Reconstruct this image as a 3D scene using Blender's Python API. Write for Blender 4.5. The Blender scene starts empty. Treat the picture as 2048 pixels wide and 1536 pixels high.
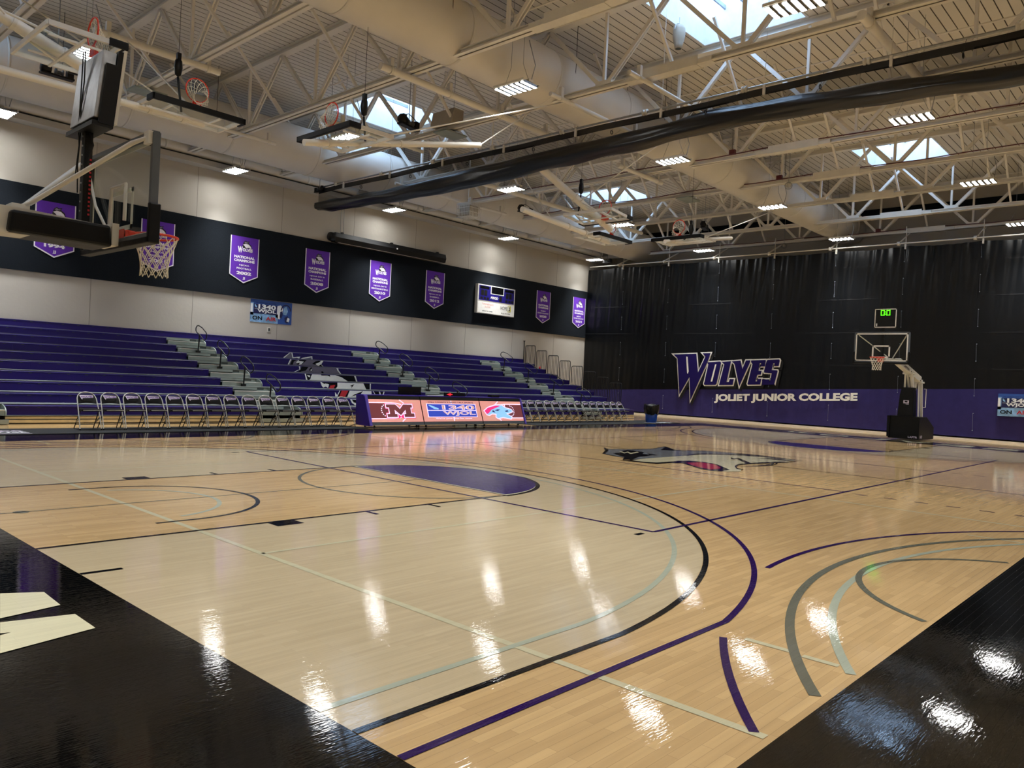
import bpy, math, random
from mathutils import Vector, Matrix
random.seed(7)
C = bpy.context.scene.collection
PI = math.pi
# ---------------- camera, world, exposure ----------------
sc = bpy.context.scene
cam_d = bpy.data.cameras.new('camera'); cam = bpy.data.objects.new('camera', cam_d); C.objects.link(cam)
CP = (-2.1340, -9.0889, 1.6249); YAW, PITCH, ROLL, FPX = 0.741507, -0.0061493, 0.0491339, 1545.165
_f = Vector((math.cos(PITCH)*math.cos(YAW), math.cos(PITCH)*math.sin(YAW), math.sin(PITCH)))
_r = _f.cross(Vector((0, 0, 1))).normalized(); _u = _r.cross(_f)
_R = math.cos(ROLL)*_r + math.sin(ROLL)*_u; _U = -math.sin(ROLL)*_r + math.cos(ROLL)*_u
cam.matrix_world = Matrix(((_R.x, _U.x, -_f.x, CP[0]), (_R.y, _U.y, -_f.y, CP[1]), (_R.z, _U.z, -_f.z, CP[2]), (0, 0, 0, 1)))
cam_d.sensor_width = 36; cam_d.lens = FPX/2048*36; cam_d.clip_end = 200; cam_d.clip_start = 0.05
sc.camera = cam
w = bpy.data.worlds.new('sky'); sc.world = w; w.use_nodes = True
bg = w.node_tree.nodes['Background']; bg.inputs[0].default_value = (0.52, 0.73, 1.0, 1); bg.inputs[1].default_value = 8.0
sc.view_settings.view_transform = 'Standard'; sc.view_settings.look = 'None'; sc.view_settings.gamma = 1
sc.view_settings.use_curve_mapping = False
sc.view_settings.exposure = -0.13
LAMP = 62.0             # emission of the strips of the ceiling lights
BEAM = 132.0            # watts of each ceiling light's downward beam
try:
    sc.cycles.max_bounces = 10; sc.cycles.diffuse_bounces = 6; sc.cycles.glossy_bounces = 4
    sc.cycles.transparent_max_bounces = 16; sc.cycles.sample_clamp_indirect = 6.0
    sc.cycles.caustics_reflective = False; sc.cycles.caustics_refractive = False
except Exception:
    pass
WORD=[[(12.989,3.412),(11.603,3.47),(11.447,2.48),(11.059,3.322),(11.241,3.5),(10.762,3.519),(10.945,3.001),(11.829,0.939),(11.947,2.212),(12.505,1.237),(12.73,3.208)],[(10.946,3.023),(10.2,3.085),(10.136,3.019),(10.343,1.913),(10.399,1.85),(11.023,1.824),(11.067,1.878),(10.865,2.916)],[(10.119,3.068),(9.581,3.113),(9.784,2.027),(9.653,2.032),(9.612,2.186),(9.375,2.194),(9.433,1.889),(10.198,1.849),(9.953,2.937)],[(9.548,3.105),(9.059,3.154),(8.94,2.727),(8.772,3.166),(8.526,3.179),(8.537,3.09),(9.067,1.829),(9.378,2.966)],[(8.488,3.174),(7.727,3.216),(7.706,3.16),(7.755,2.886),(7.98,2.88),(7.951,3.043),(8.019,3.042),(8.076,2.656),(7.9,2.661),(7.933,2.468),(8.119,2.462),(8.203,2.118),(8.125,2.121),(8.095,2.256),(7.897,2.263),(7.944,1.972),(8.595,1.936),(8.623,1.983),(8.406,2.988),(8.49,3.091)],[(7.614,3.221),(7.021,3.253),(6.988,3.198),(7.033,2.924),(7.264,2.913),(7.242,3.059),(7.317,3.057),(7.381,2.717),(7.094,2.707),(7.076,2.661),(7.213,1.999),(7.844,1.955),(7.865,2.234),(7.471,2.249),(7.505,2.145),(7.432,2.148),(7.375,2.559),(7.754,2.571),(7.782,2.641),(7.669,3.167)]]
SLITS=[[(12.201,3.313),(12.111,3.299),(12.003,2.51),(12.059,2.376),(12.098,2.444)],[(10.473,2.925),(10.392,2.933),(10.584,2.018),(10.679,2.014)]]
COURT_WOLF=[('grey',[(13.93,2.36),(13.6,2.02),(13.96,1.98),(14.46,1.72),(15.17,1.65),(16.14,1.93),(15.75,1.51),(15.48,1.02),(16.2,0.76),(16.51,0.02),(16.07,-0.19),(15.61,0.14),(15.02,0.36),(14.41,0.29),(13.38,0.24),(12.77,0.32),(12.08,0.3),(12.33,0.61),(12.44,1.05),(12.64,1.42),(13.35,1.84)]),('cream',[(11.94,0.18),(12.28,0.26),(12.75,0.3),(14.3,0.25),(15.23,0.23),(15.98,-0.21),(16.29,-0.7),(16.25,-1.28),(16.41,-1.62),(15.39,-1.65),(14.23,-1.39),(13.46,-1.48),(12.91,-1.72),(12.88,-1.9),(12.42,-2.07),(12.16,-1.98),(11.84,-1.74),(12.22,-1.24),(12.85,-0.58),(12.53,-0.44),(11.96,-0.41),(11.86,-0.15)]),('black',[(11.63,0.35),(11.96,0.22),(11.96,-0.09),(12.12,-0.31),(12.68,-0.35),(13.02,-0.32),(13.3,-0.43),(13.4,-0.7),(13.28,-1.09),(12.85,-1.49),(12.47,-1.82),(12.0,-1.87),(11.9,-1.71),(12.0,-1.42),(12.31,-1.04),(12.62,-0.63),(12.43,-0.5),(11.88,-0.46),(11.8,-0.19),(11.75,0.08)]),('red',[(12.81,-0.63),(13.23,-0.74),(13.18,-1.09),(12.77,-1.45),(12.49,-1.6),(12.13,-1.59),(12.24,-1.29),(12.48,-0.95)]),('black',[(12.9,1.37),(13.2,1.36),(13.72,1.65),(14.03,1.73),(14.1,1.6),(13.95,1.16),(13.55,0.97),(13.52,0.68),(13.1,0.59),(12.82,0.58),(12.11,0.29),(11.83,0.36),(12.41,0.7),(12.58,0.99)]),('cream',[(13.48,1.58),(13.59,1.62),(13.37,1.35),(13.69,1.47),(13.43,1.22),(13.93,1.36),(13.77,1.2),(13.18,1.06),(13.45,1.32),(13.16,1.22)]),('black',[(15.04,1.38),(16.13,1.9),(15.91,1.61),(15.6,1.27),(15.51,1.04),(15.3,1.14)]),('cream',[(15.88,1.65),(15.85,1.54),(15.53,1.12),(15.53,1.23)]),('black',[(13.83,1.02),(13.75,0.79),(13.62,0.59),(13.46,0.7)]),('black',[(14.46,0.32),(15.11,0.41),(15.7,0.19),(16.13,-0.14),(16.54,0.07),(16.66,-0.53),(16.56,-1.15),(16.39,-1.77),(16.25,-1.28),(16.19,-0.75),(15.88,-0.26),(15.5,0.08),(14.91,0.3),(14.32,0.22)]),('black',[(15.18,-0.48),(14.95,-0.68),(15.27,-0.63),(14.39,-1.35),(14.18,-1.34),(14.94,-0.75),(14.72,-0.78),(14.76,-0.7)]),('black',[(13.29,-1.52),(13.78,-1.35),(14.31,-1.35),(14.99,-1.46),(15.58,-1.57),(15.76,-1.81),(15.3,-1.69),(14.11,-1.45),(13.61,-1.45),(13.24,-1.58),(12.89,-1.79),(12.9,-1.91),(12.56,-2.02),(12.78,-1.93),(12.78,-1.82)]),('black',[(15.68,-0.93),(16.26,-1.11),(16.03,-1.81),(15.81,-1.47),(15.83,-1.14)]),('black',[(13.64,-1.67),(14.16,-1.73),(14.64,-1.72),(14.96,-1.59),(14.94,-1.67),(14.55,-1.81),(14.02,-1.8)]),('black',[(14.1,2.48),(13.71,2.1),(13.38,1.83),(12.66,1.41),(12.72,1.59),(12.71,1.49),(13.34,1.84)])]
SEAT_WOLF=[('g',7,[(13.82,2.024),(14.04,2.223),(14.13,2.228),(14.2,2.025)]),('w',7,[(13.78,2.027),(14.05,2.233),(14.17,2.233),(14.22,2.051),(14.38,2.083),(14.53,2.103),(14.48,2.024),(14.38,2.052),(14.19,2.023),(14.13,2.218),(14.07,2.219),(13.84,2.023)]),('g',7,[(14.6,2.03),(15.04,2.126),(15.06,2.023),(14.57,2.012)]),('w',7,[(14.6,2.054),(15.06,2.149),(15.08,2.024),(15.04,2.022),(15.03,2.106),(14.65,2.019),(14.55,2.013)]),('g',6,[(13.53,1.764),(13.63,1.964),(14.25,1.976),(14.73,1.974),(14.87,1.965),(14.8,1.765),(13.97,1.766)]),('b',6,[(13.59,1.767),(13.67,1.954),(13.89,1.959),(13.75,1.89),(13.71,1.768)]),('b',6,[(13.86,1.826),(13.98,1.971),(14.3,1.968),(14.15,1.84),(14.1,1.786),(13.89,1.786)]),('w',6,[(13.84,1.86),(13.96,1.969),(13.96,1.919),(14.18,1.907),(14.07,1.79),(13.97,1.785),(14.01,1.856),(13.88,1.827)]),('b',6,[(14.54,1.835),(14.68,1.941),(14.84,1.976),(14.93,1.967),(14.77,1.799)]),('w',6,[(14.69,1.847),(14.83,1.897),(14.95,1.976),(15.04,1.976),(14.95,1.831),(15.05,1.765),(14.85,1.768),(14.76,1.798)]),('w',6,[(13.49,1.767),(13.59,1.969),(13.63,1.964),(13.54,1.764)]),('b',6,[(14.81,1.755),(14.93,1.835),(15.02,1.763)]),('g',5,[(13.5,1.512),(13.64,1.719),(14.37,1.719),(15.05,1.719),(15.26,1.513),(14.44,1.5)]),('b',5,[(13.46,1.511),(13.61,1.715),(13.87,1.709),(13.76,1.568),(13.6,1.539),(13.55,1.514)]),('w',5,[(13.26,1.503),(13.49,1.602),(13.46,1.713),(13.52,1.715),(13.53,1.604),(13.32,1.505)]),('b',5,[(13.9,1.619),(13.98,1.702),(14.03,1.688),(13.98,1.623),(14.06,1.603),(14.01,1.556),(13.92,1.575)]),('w',5,[(13.95,1.61),(14.03,1.63),(14.02,1.579),(13.97,1.572)]),('b',5,[(14.44,1.5),(14.43,1.573),(14.49,1.575),(14.55,1.499)]),('w',5,[(15.08,1.716),(15.18,1.719),(15.19,1.646),(15.33,1.504),(15.27,1.502),(15.14,1.63),(15.11,1.682)]),('b',4,[(13.24,1.461),(13.49,1.448),(13.42,1.27),(13.35,1.24),(13.3,1.255)]),('w',4,[(13.2,1.461),(13.25,1.461),(13.33,1.241),(13.27,1.248)]),('w',4,[(13.3,1.419),(13.43,1.402),(13.42,1.336),(13.34,1.366)]),('w',4,[(13.46,1.359),(13.51,1.449),(14.5,1.453),(14.78,1.384),(15.07,1.24),(13.4,1.243),(13.46,1.304)]),('b',4,[(14.5,1.46),(15.32,1.449),(15.49,1.242),(15.07,1.243),(14.8,1.389)]),('w',4,[(15.34,1.461),(15.41,1.457),(15.5,1.247),(15.44,1.245)]),('b',4,[(13.87,1.459),(14.26,1.455),(14.28,1.389),(14.16,1.429),(13.9,1.42)]),('w',3,[(13.33,1.204),(13.52,1.191),(13.7,1.153),(13.66,0.994),(13.56,1.045),(13.46,0.999),(13.39,1.073)]),('b',3,[(13.37,1.199),(14.03,1.204),(14.05,1.058),(13.98,0.983),(13.71,0.983),(13.72,1.114),(13.63,1.144),(13.52,1.152),(13.5,1.13)]),('r',3,[(13.7,0.983),(13.76,1.094),(13.82,1.085),(13.85,1.107),(13.96,1.11),(13.89,0.983)]),('w',3,[(14.04,1.202),(15.18,1.204),(15.34,0.983),(13.98,0.983),(14.05,1.058)]),('b',3,[(15.18,1.2),(15.46,1.2),(15.5,0.983),(15.32,0.983)]),('w',3,[(15.47,1.204),(15.52,1.204),(15.52,0.983),(15.48,0.983)]),('b',3,[(14.59,1.095),(14.78,1.166),(14.68,1.052),(14.63,0.989),(14.67,1.075)]),('b',2,[(13.49,0.74),(13.61,0.944),(14.04,0.946),(13.9,0.725),(13.52,0.725)]),('r',2,[(13.58,0.725),(13.67,0.945),(13.95,0.945),(13.82,0.725)]),('w',2,[(13.39,0.886),(13.49,0.782),(13.58,0.943),(13.61,0.944),(13.5,0.73),(13.41,0.739)]),('w',2,[(14.0,0.946),(14.94,0.946),(14.97,0.743),(13.91,0.725)]),('b',2,[(14.08,0.729),(14.18,0.806),(14.57,0.943),(14.47,0.822),(14.18,0.773)]),('w',2,[(15.0,0.946),(15.05,0.946),(15.18,0.813),(15.13,0.801)]),('b',2,[(15.04,0.946),(15.49,0.941),(15.45,0.807),(15.14,0.812)]),('w',2,[(15.27,0.943),(15.33,0.938),(15.38,0.806),(15.32,0.805)]),('w',2,[(15.48,0.946),(15.53,0.942),(15.49,0.807),(15.44,0.807)]),('w',1,[(13.45,0.682),(13.77,0.689),(13.8,0.485),(13.66,0.483),(13.53,0.555)]),('b',1,[(13.52,0.675),(13.78,0.662),(13.78,0.537),(13.6,0.576)])]
NEAR=[[(-0.573,-3.052),(-0.345,-3.181),(-0.357,-3.554),(-0.716,-3.628)],[(-0.736,-3.71),(-0.351,-3.803),(-0.351,-4.152),(-0.876,-4.273),(-0.798,-3.961),(-0.739,-3.943),(-0.789,-3.924)]]# ---------------- materials ----------------
def lin(c):
    if isinstance(c, str):
        c = [int(c[i:i+2], 16)/255 for i in (0, 2, 4)]
    return tuple((x/12.92 if x <= .04045 else ((x+.055)/1.055)**2.4) for x in c) + (1,)
M = {}
def mat(name, col, rough=.5, metal=0., spec=.5, var=.04, scale=6., emit=0., bump=0., bscale=40., alpha=1., coat=0.):
    m = bpy.data.materials.new(name); m.use_nodes = True; nt = m.node_tree; b = nt.nodes['Principled BSDF']
    c = lin(col)
    b.inputs['Roughness'].default_value = rough; b.inputs['Metallic'].default_value = metal
    b.inputs['Specular IOR Level'].default_value = spec
    b.inputs['Coat Weight'].default_value = coat; b.inputs['Coat Roughness'].default_value = .08
    tc = nt.nodes.new('ShaderNodeTexCoord')
    n = nt.nodes.new('ShaderNodeTexNoise'); n.inputs['Scale'].default_value = scale; n.inputs['Detail'].default_value = 3
    nt.links.new(tc.outputs['Object'], n.inputs['Vector'])
    cr = nt.nodes.new('ShaderNodeValToRGB')
    cr.color_ramp.elements[0].position = .3; cr.color_ramp.elements[1].position = .7
    cr.color_ramp.elements[0].color = tuple(x*(1-var) for x in c[:3]) + (1,)
    cr.color_ramp.elements[1].color = tuple(min(1, x*(1+var)) for x in c[:3]) + (1,)
    nt.links.new(n.outputs['Fac'], cr.inputs['Fac']); nt.links.new(cr.outputs['Color'], b.inputs['Base Color'])
    if emit:
        b.inputs['Emission Color'].default_value = c; b.inputs['Emission Strength'].default_value = emit
    if alpha < 1:
        b.inputs['Alpha'].default_value = alpha
    if bump:
        n2 = nt.nodes.new('ShaderNodeTexNoise'); n2.inputs['Scale'].default_value = bscale; n2.inputs['Detail'].default_value = 4
        nt.links.new(tc.outputs['Object'], n2.inputs['Vector'])
        bp = nt.nodes.new('ShaderNodeBump'); bp.inputs['Strength'].default_value = bump; bp.inputs['Distance'].default_value = .02
        nt.links.new(n2.outputs['Fac'], bp.inputs['Height']); nt.links.new(bp.outputs['Normal'], b.inputs['Normal'])
    M[name] = m
    return m
def floor_mat(name, col, wood=0.0, streak=.12, rough=.035):
    """varnished maple boards running along X; paint goes on the boards, the varnish and board relief are shared"""
    m = bpy.data.materials.new(name); m.use_nodes = True; nt = m.node_tree; b = nt.nodes['Principled BSDF']
    L = nt.links.new; N = nt.nodes.new
    geo = N('ShaderNodeNewGeometry')
    c = lin(col)
    br = N('ShaderNodeTexBrick'); br.inputs['Scale'].default_value = 1
    br.offset = .37; br.offset_frequency = 2; br.inputs['Brick Width'].default_value = .55; br.inputs['Row Height'].default_value = .057
    br.inputs['Mortar Size'].default_value = .0008; br.inputs['Mortar Smooth'].default_value = .6; br.inputs['Bias'].default_value = 0
    a = 1-wood; d = 1+wood*.55
    br.inputs['Color1'].default_value = (c[0]*a, c[1]*a*(1-wood*.18), c[2]*a*(1-wood*.35), 1)
    br.inputs['Color2'].default_value = (min(1, c[0]*d), min(1, c[1]*d), min(1, c[2]*d), 1)
    br.inputs['Mortar'].default_value = tuple(x*(.45 if wood > .05 else .8) for x in c[:3]) + (1,)
    L(geo.outputs['Position'], br.inputs['Vector'])
    mp = N('ShaderNodeMapping'); mp.inputs['Scale'].default_value = (.7, 14, 1); L(geo.outputs['Position'], mp.inputs['Vector'])
    gn = N('ShaderNodeTexNoise'); gn.inputs['Scale'].default_value = 1.6; gn.inputs['Detail'].default_value = 6; L(mp.outputs[0], gn.inputs['Vector'])
    mr = N('ShaderNodeMapRange'); mr.inputs['From Min'].default_value = .3; mr.inputs['From Max'].default_value = .7
    mr.inputs['To Min'].default_value = 1-streak; mr.inputs['To Max'].default_value = 1+streak; L(gn.outputs['Fac'], mr.inputs['Value'])
    mul = N('ShaderNodeVectorMath'); mul.operation = 'MULTIPLY'; L(br.outputs['Color'], mul.inputs[0]); L(mr.outputs[0], mul.inputs[1])
    L(mul.outputs[0], b.inputs['Base Color'])
    b.inputs['Roughness'].default_value = .5
    b.inputs['Specular IOR Level'].default_value = .0
    b.inputs['Coat Weight'].default_value = 1.0; b.inputs['Coat Roughness'].default_value = rough; b.inputs['Coat IOR'].default_value = 1.46
    # relief: board-to-board cupping plus slow waves, and fine brush streaks across
    mp2 = N('ShaderNodeMapping'); mp2.inputs['Scale'].default_value = (1.1, 9, 1); L(geo.outputs['Position'], mp2.inputs['Vector'])
    n2 = N('ShaderNodeTexNoise'); n2.inputs['Scale'].default_value = 1.5; n2.inputs['Detail'].default_value = 2; L(mp2.outputs[0], n2.inputs['Vector'])
    mp3 = N('ShaderNodeMapping'); mp3.inputs['Scale'].default_value = (9, 55, 1); L(geo.outputs['Position'], mp3.inputs['Vector'])
    n3 = N('ShaderNodeTexNoise'); n3.inputs['Scale'].default_value = 1.5; n3.inputs['Detail'].default_value = 2; L(mp3.outputs[0], n3.inputs['Vector'])
    ad = N('ShaderNodeMath'); ad.operation = 'MULTIPLY_ADD'; ad.inputs[1].default_value = .6; L(n3.outputs['Fac'], ad.inputs[0]); sc2 = N('ShaderNodeMath'); sc2.operation = 'MULTIPLY'; sc2.inputs[1].default_value = .75; L(n2.outputs['Fac'], sc2.inputs[0]); L(sc2.outputs[0], ad.inputs[2])
    ad2 = N('ShaderNodeMath'); ad2.operation = 'MULTIPLY_ADD'; ad2.inputs[1].default_value = -.25; L(br.outputs['Fac'], ad2.inputs[0]); L(ad.outputs[0], ad2.inputs[2])
    bp = N('ShaderNodeBump'); bp.inputs['Strength'].default_value = .3; bp.inputs['Distance'].default_value = .0022
    L(ad2.outputs[0], bp.inputs['Height']); L(bp.outputs['Normal'], b.inputs['Coat Normal'])
    M[name] = m
floor_mat('maple', 'cfae7c', .11, .07)
floor_mat('pale_stain', 'c8b693', .04, .06)
floor_mat('border_black', '070707', .0, .1)
floor_mat('paint_purple', '33246b', .02, .05)
floor_mat('line_purple', '2a1150', .02, .05)
floor_mat('line_black', '0b0a10', .0, .05)
floor_mat('line_grey', '6c6c5e', .0, .05)
floor_mat('line_teal', 'aeb49f', .0, .05)
floor_mat('line_cream', 'cbc4a2', .0, .05)
floor_mat('letter_cream', 'e2dcb8', .0, .05)
floor_mat('wolf_grey', '77797c', .0, .05)
floor_mat('wolf_cream', 'cfc6a4', .0, .05)
floor_mat('wolf_red', 'a8203c', .0, .05)
mat('wall_paint', 'beb9af', .8, spec=.2, var=.03, scale=.4, bump=.15, bscale=9)
mat('wall_seam', '8d887e', .9)
mat('acoustic_black', '171c22', .95, spec=.15, var=.15, scale=30, bump=.3, bscale=60)
mat('white_steel', 'e4e1da', .45, var=.03, scale=2)
mat('duct_white', 'd9d5cd', .5, var=.03, scale=1.5)
mat('deck_dark', '2b2b28', .9)
mat('galvanised', '9a9c9c', .35, metal=.8, var=.15, scale=14)
mat('brushed_aluminium', 'b9bcc0', .32, metal=.9, var=.12, scale=9, bump=.08, bscale=20)
mat('black_steel', '070708', .45, spec=.35)
mat('dark_grey_steel', '565c63', .45)
mat('white_enamel', 'dedbd2', .35)
mat('black_pad', '050506', .5, spec=.28, bump=.25, bscale=8)
mat('rim_orange', 'd8361a', .35)
mat('net_white', 'e4ddc9', .8)
mat('board_white', 'efeee8', .4)
mat('curtain_black', '040609', .33, spec=.38, var=.1, scale=3, bump=.2, bscale=5)
mat('curtain_purple', '332e66', .7, spec=.15, var=.08, scale=3, bump=.25, bscale=4)
mat('curtain_hem', '07080b', .7)
mat('divider_black', '050609', .3, spec=.6, var=.1, scale=3, bump=.3, bscale=6)
mat('word_purple', '1c1055', .7, spec=.15); mat('word_white', 'f0efe8', .6); mat('word_black', '050507', .6)
mat('seat_purple', '1c0b62', .45, spec=.35, var=.06, scale=1.2, bump=.05, bscale=20)
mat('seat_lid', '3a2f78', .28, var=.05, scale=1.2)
mat('step_grey', '95a09c', .5, metal=.15, var=.08, scale=3)
mat('deck_grey', '8b938f', .5, metal=.1, var=.08, scale=3)
mat('step_dark', '3e4443', .7)
mat('kick_wood', 'e0d2ae', .45, var=.12, scale=4)
mat('rail_black', '0a0a0c', .4)
mat('chair_metal', 'c8c8c2', .3, metal=.3)
mat('chair_black', '070708', .55, spec=.3)
mat('badge_white', 'd9cfe4', .5); mat('badge_purple', '5b2c8a', .5)
mat('mat_black', '14181a', .85, bump=.3, bscale=90)
mat('banner_purple', '6030a8', .7, spec=.2, var=.04, scale=4); mat('banner_white', 'ece8f0', .7); mat('banner_black', '141018', .7); mat('banner_grey', '8b8794', .7)
mat('table_purple', '33189a', .35); mat('table_purple_light', '5d4bc0', .35)
mat('rubber', '0a0a0a', .7)
mat('print_blue', '2c57a8', .5); mat('print_sky', '86b2dc', .5, var=.35, scale=5); mat('print_navy', '151d52', .5); mat('print_white', 'eef2f5', .5); mat('print_red', 'c22a35', .5); mat('print_black', '050610', .6, spec=.15)
mat('board_navy', '1c1470', .4); mat('lamp_off', '14120c', .4); mat('sign_yellow', 'b8b41e', .5); mat('sign_pink', 'd98a7c', .5)
mat('bin_blue', '0c3f96', .4); mat('bag_black', '08080a', .3, bump=.8, bscale=25)
mat('screen_black', '040406', .25)
mat('led_pink', 'e39a90', .4, emit=.68, var=.05); mat('led_maroon', '7c3a40', .4, emit=.42); mat('led_white', 'f0dcff', .4, emit=1.0); mat('led_blue', '3048c0', .4, emit=.7)
mat('led_sky', '8cc4f0', .4, emit=.85); mat('led_magenta', 'e8307c', .4, emit=.85); mat('led_navy', '20285c', .4, emit=.4); mat('led_tan', 'd8a890', .4, emit=.7)
mat('led_green', '66ff20', .4, emit=1.6); mat('led_red', 'ff2a34', .4, emit=1.5); mat('led_orange', 'ff7a30', .4, emit=1.5)
mat('lamp_tube', (1, 1, .99), .5, emit=LAMP, var=0); 
mat('well_white', 'e3e6ea', .7); mat('bar_grey', '8f9aa8', .5)
mat('conduit_red', '5a2226', .5); mat('beige_box', 'aaa293', .5)
def glass(name, tint=(1, 1, 1), refl=.12):
    m = bpy.data.materials.new(name); m.use_nodes = True; nt = m.node_tree; nt.nodes.clear()
    o = nt.nodes.new('ShaderNodeOutputMaterial'); t = nt.nodes.new('ShaderNodeBsdfTransparent'); t.inputs[0].default_value = tint + (1,)
    g = nt.nodes.new('ShaderNodeBsdfGlossy'); g.inputs['Roughness'].default_value = .03
    lw = nt.nodes.new('ShaderNodeLayerWeight'); lw.inputs['Blend'].default_value = .5; pw = nt.nodes.new('ShaderNodeMath'); pw.operation = 'POWER'; pw.inputs[1].default_value = 4.0; nt.links.new(lw.outputs['Facing'], pw.inputs[0]); fr = nt.nodes.new('ShaderNodeMath'); fr.operation = 'MULTIPLY_ADD'; fr.inputs[1].default_value = refl*4; fr.inputs[2].default_value = .02; nt.links.new(pw.outputs[0], fr.inputs[0])
    mx = nt.nodes.new('ShaderNodeMixShader'); L = nt.links.new
    L(fr.outputs[0], mx.inputs[0]); L(t.outputs[0], mx.inputs[1]); L(g.outputs[0], mx.inputs[2]); L(mx.outputs[0], o.inputs[0]); M[name] = m
glass('board_glass', (.95, .97, .96), .06); glass('sky_glass', (.95, .97, 1.), .1)
def net_mat():
    m = bpy.data.materials.new('mesh_net'); m.use_nodes = True; nt = m.node_tree; nt.nodes.clear(); L = nt.links.new
    o = nt.nodes.new('ShaderNodeOutputMaterial'); t = nt.nodes.new('ShaderNodeBsdfTransparent'); d = nt.nodes.new('ShaderNodeBsdfDiffuse')
    d.inputs[0].default_value = (.012, .012, .014, 1); mx = nt.nodes.new('ShaderNodeMixShader'); mx.inputs[0].default_value = .55
    L(t.outputs[0], mx.inputs[1]); L(d.outputs[0], mx.inputs[2]); L(mx.outputs[0], o.inputs[0]); M['mesh_net'] = m
net_mat()
def deck_mat():
    m = bpy.data.materials.new('roof_deck'); m.use_nodes = True; nt = m.node_tree; b = nt.nodes['Principled BSDF']; L = nt.links.new; N = nt.nodes.new
    geo = N('ShaderNodeNewGeometry'); sp = N('ShaderNodeSeparateXYZ'); L(geo.outputs['Position'], sp.inputs[0])
    mo = N('ShaderNodeMath'); mo.operation = 'PINGPONG'; mo.inputs[1].default_value = .1285; L(sp.outputs['Y'], mo.inputs[0])
    lt = N('ShaderNodeMapRange'); lt.inputs['From Min'].default_value = .008; lt.inputs['From Max'].default_value = .016; L(mo.outputs[0], lt.inputs['Value'])
    mx = N('ShaderNodeMix'); mx.data_type = 'RGBA'; L(lt.outputs[0], mx.inputs['Factor'])
    mx.inputs['A'].default_value = lin('3a352c'); mx.inputs['B'].default_value = lin('dad7d1'); L(mx.outputs['Result'], b.inputs['Base Color'])
    b.inputs['Roughness'].default_value = .7
    bp = N('ShaderNodeBump'); bp.inputs['Distance'].default_value = .04; bp.inputs['Strength'].default_value = .6; L(lt.outputs[0], bp.inputs['Height']); L(bp.outputs['Normal'], b.inputs['Normal'])
    M['roof_deck'] = m
deck_mat()
# ---------------- mesh helpers ----------------
_txt = {}
def text_geo(s, bold=0.0):
    k = (s, bold)
    if k in _txt: return _txt[k]
    cu = bpy.data.curves.new('t', 'FONT'); cu.body = s; cu.offset = bold; cu.resolution_u = 3; cu.fill_mode = 'FRONT'; cu.dimensions = '2D'
    o = bpy.data.objects.new('t', cu); C.objects.link(o)
    me = bpy.data.meshes.new_from_object(o.evaluated_get(bpy.context.evaluated_depsgraph_get()))
    vs = [(v.co.x, v.co.y) for v in me.vertices]; fs = [tuple(p.vertices) for p in me.polygons]
    C.objects.unlink(o); bpy.data.objects.remove(o); bpy.data.meshes.remove(me); bpy.data.curves.remove(cu)
    x0 = min(v[0] for v in vs); x1 = max(v[0] for v in vs); y0 = min(v[1] for v in vs); y1 = max(v[1] for v in vs)
    vs = [((x-x0)/(x1-x0), (y-y0)/(y1-y0)) for x, y in vs]
    _txt[k] = (vs, fs); return _txt[k]
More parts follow.
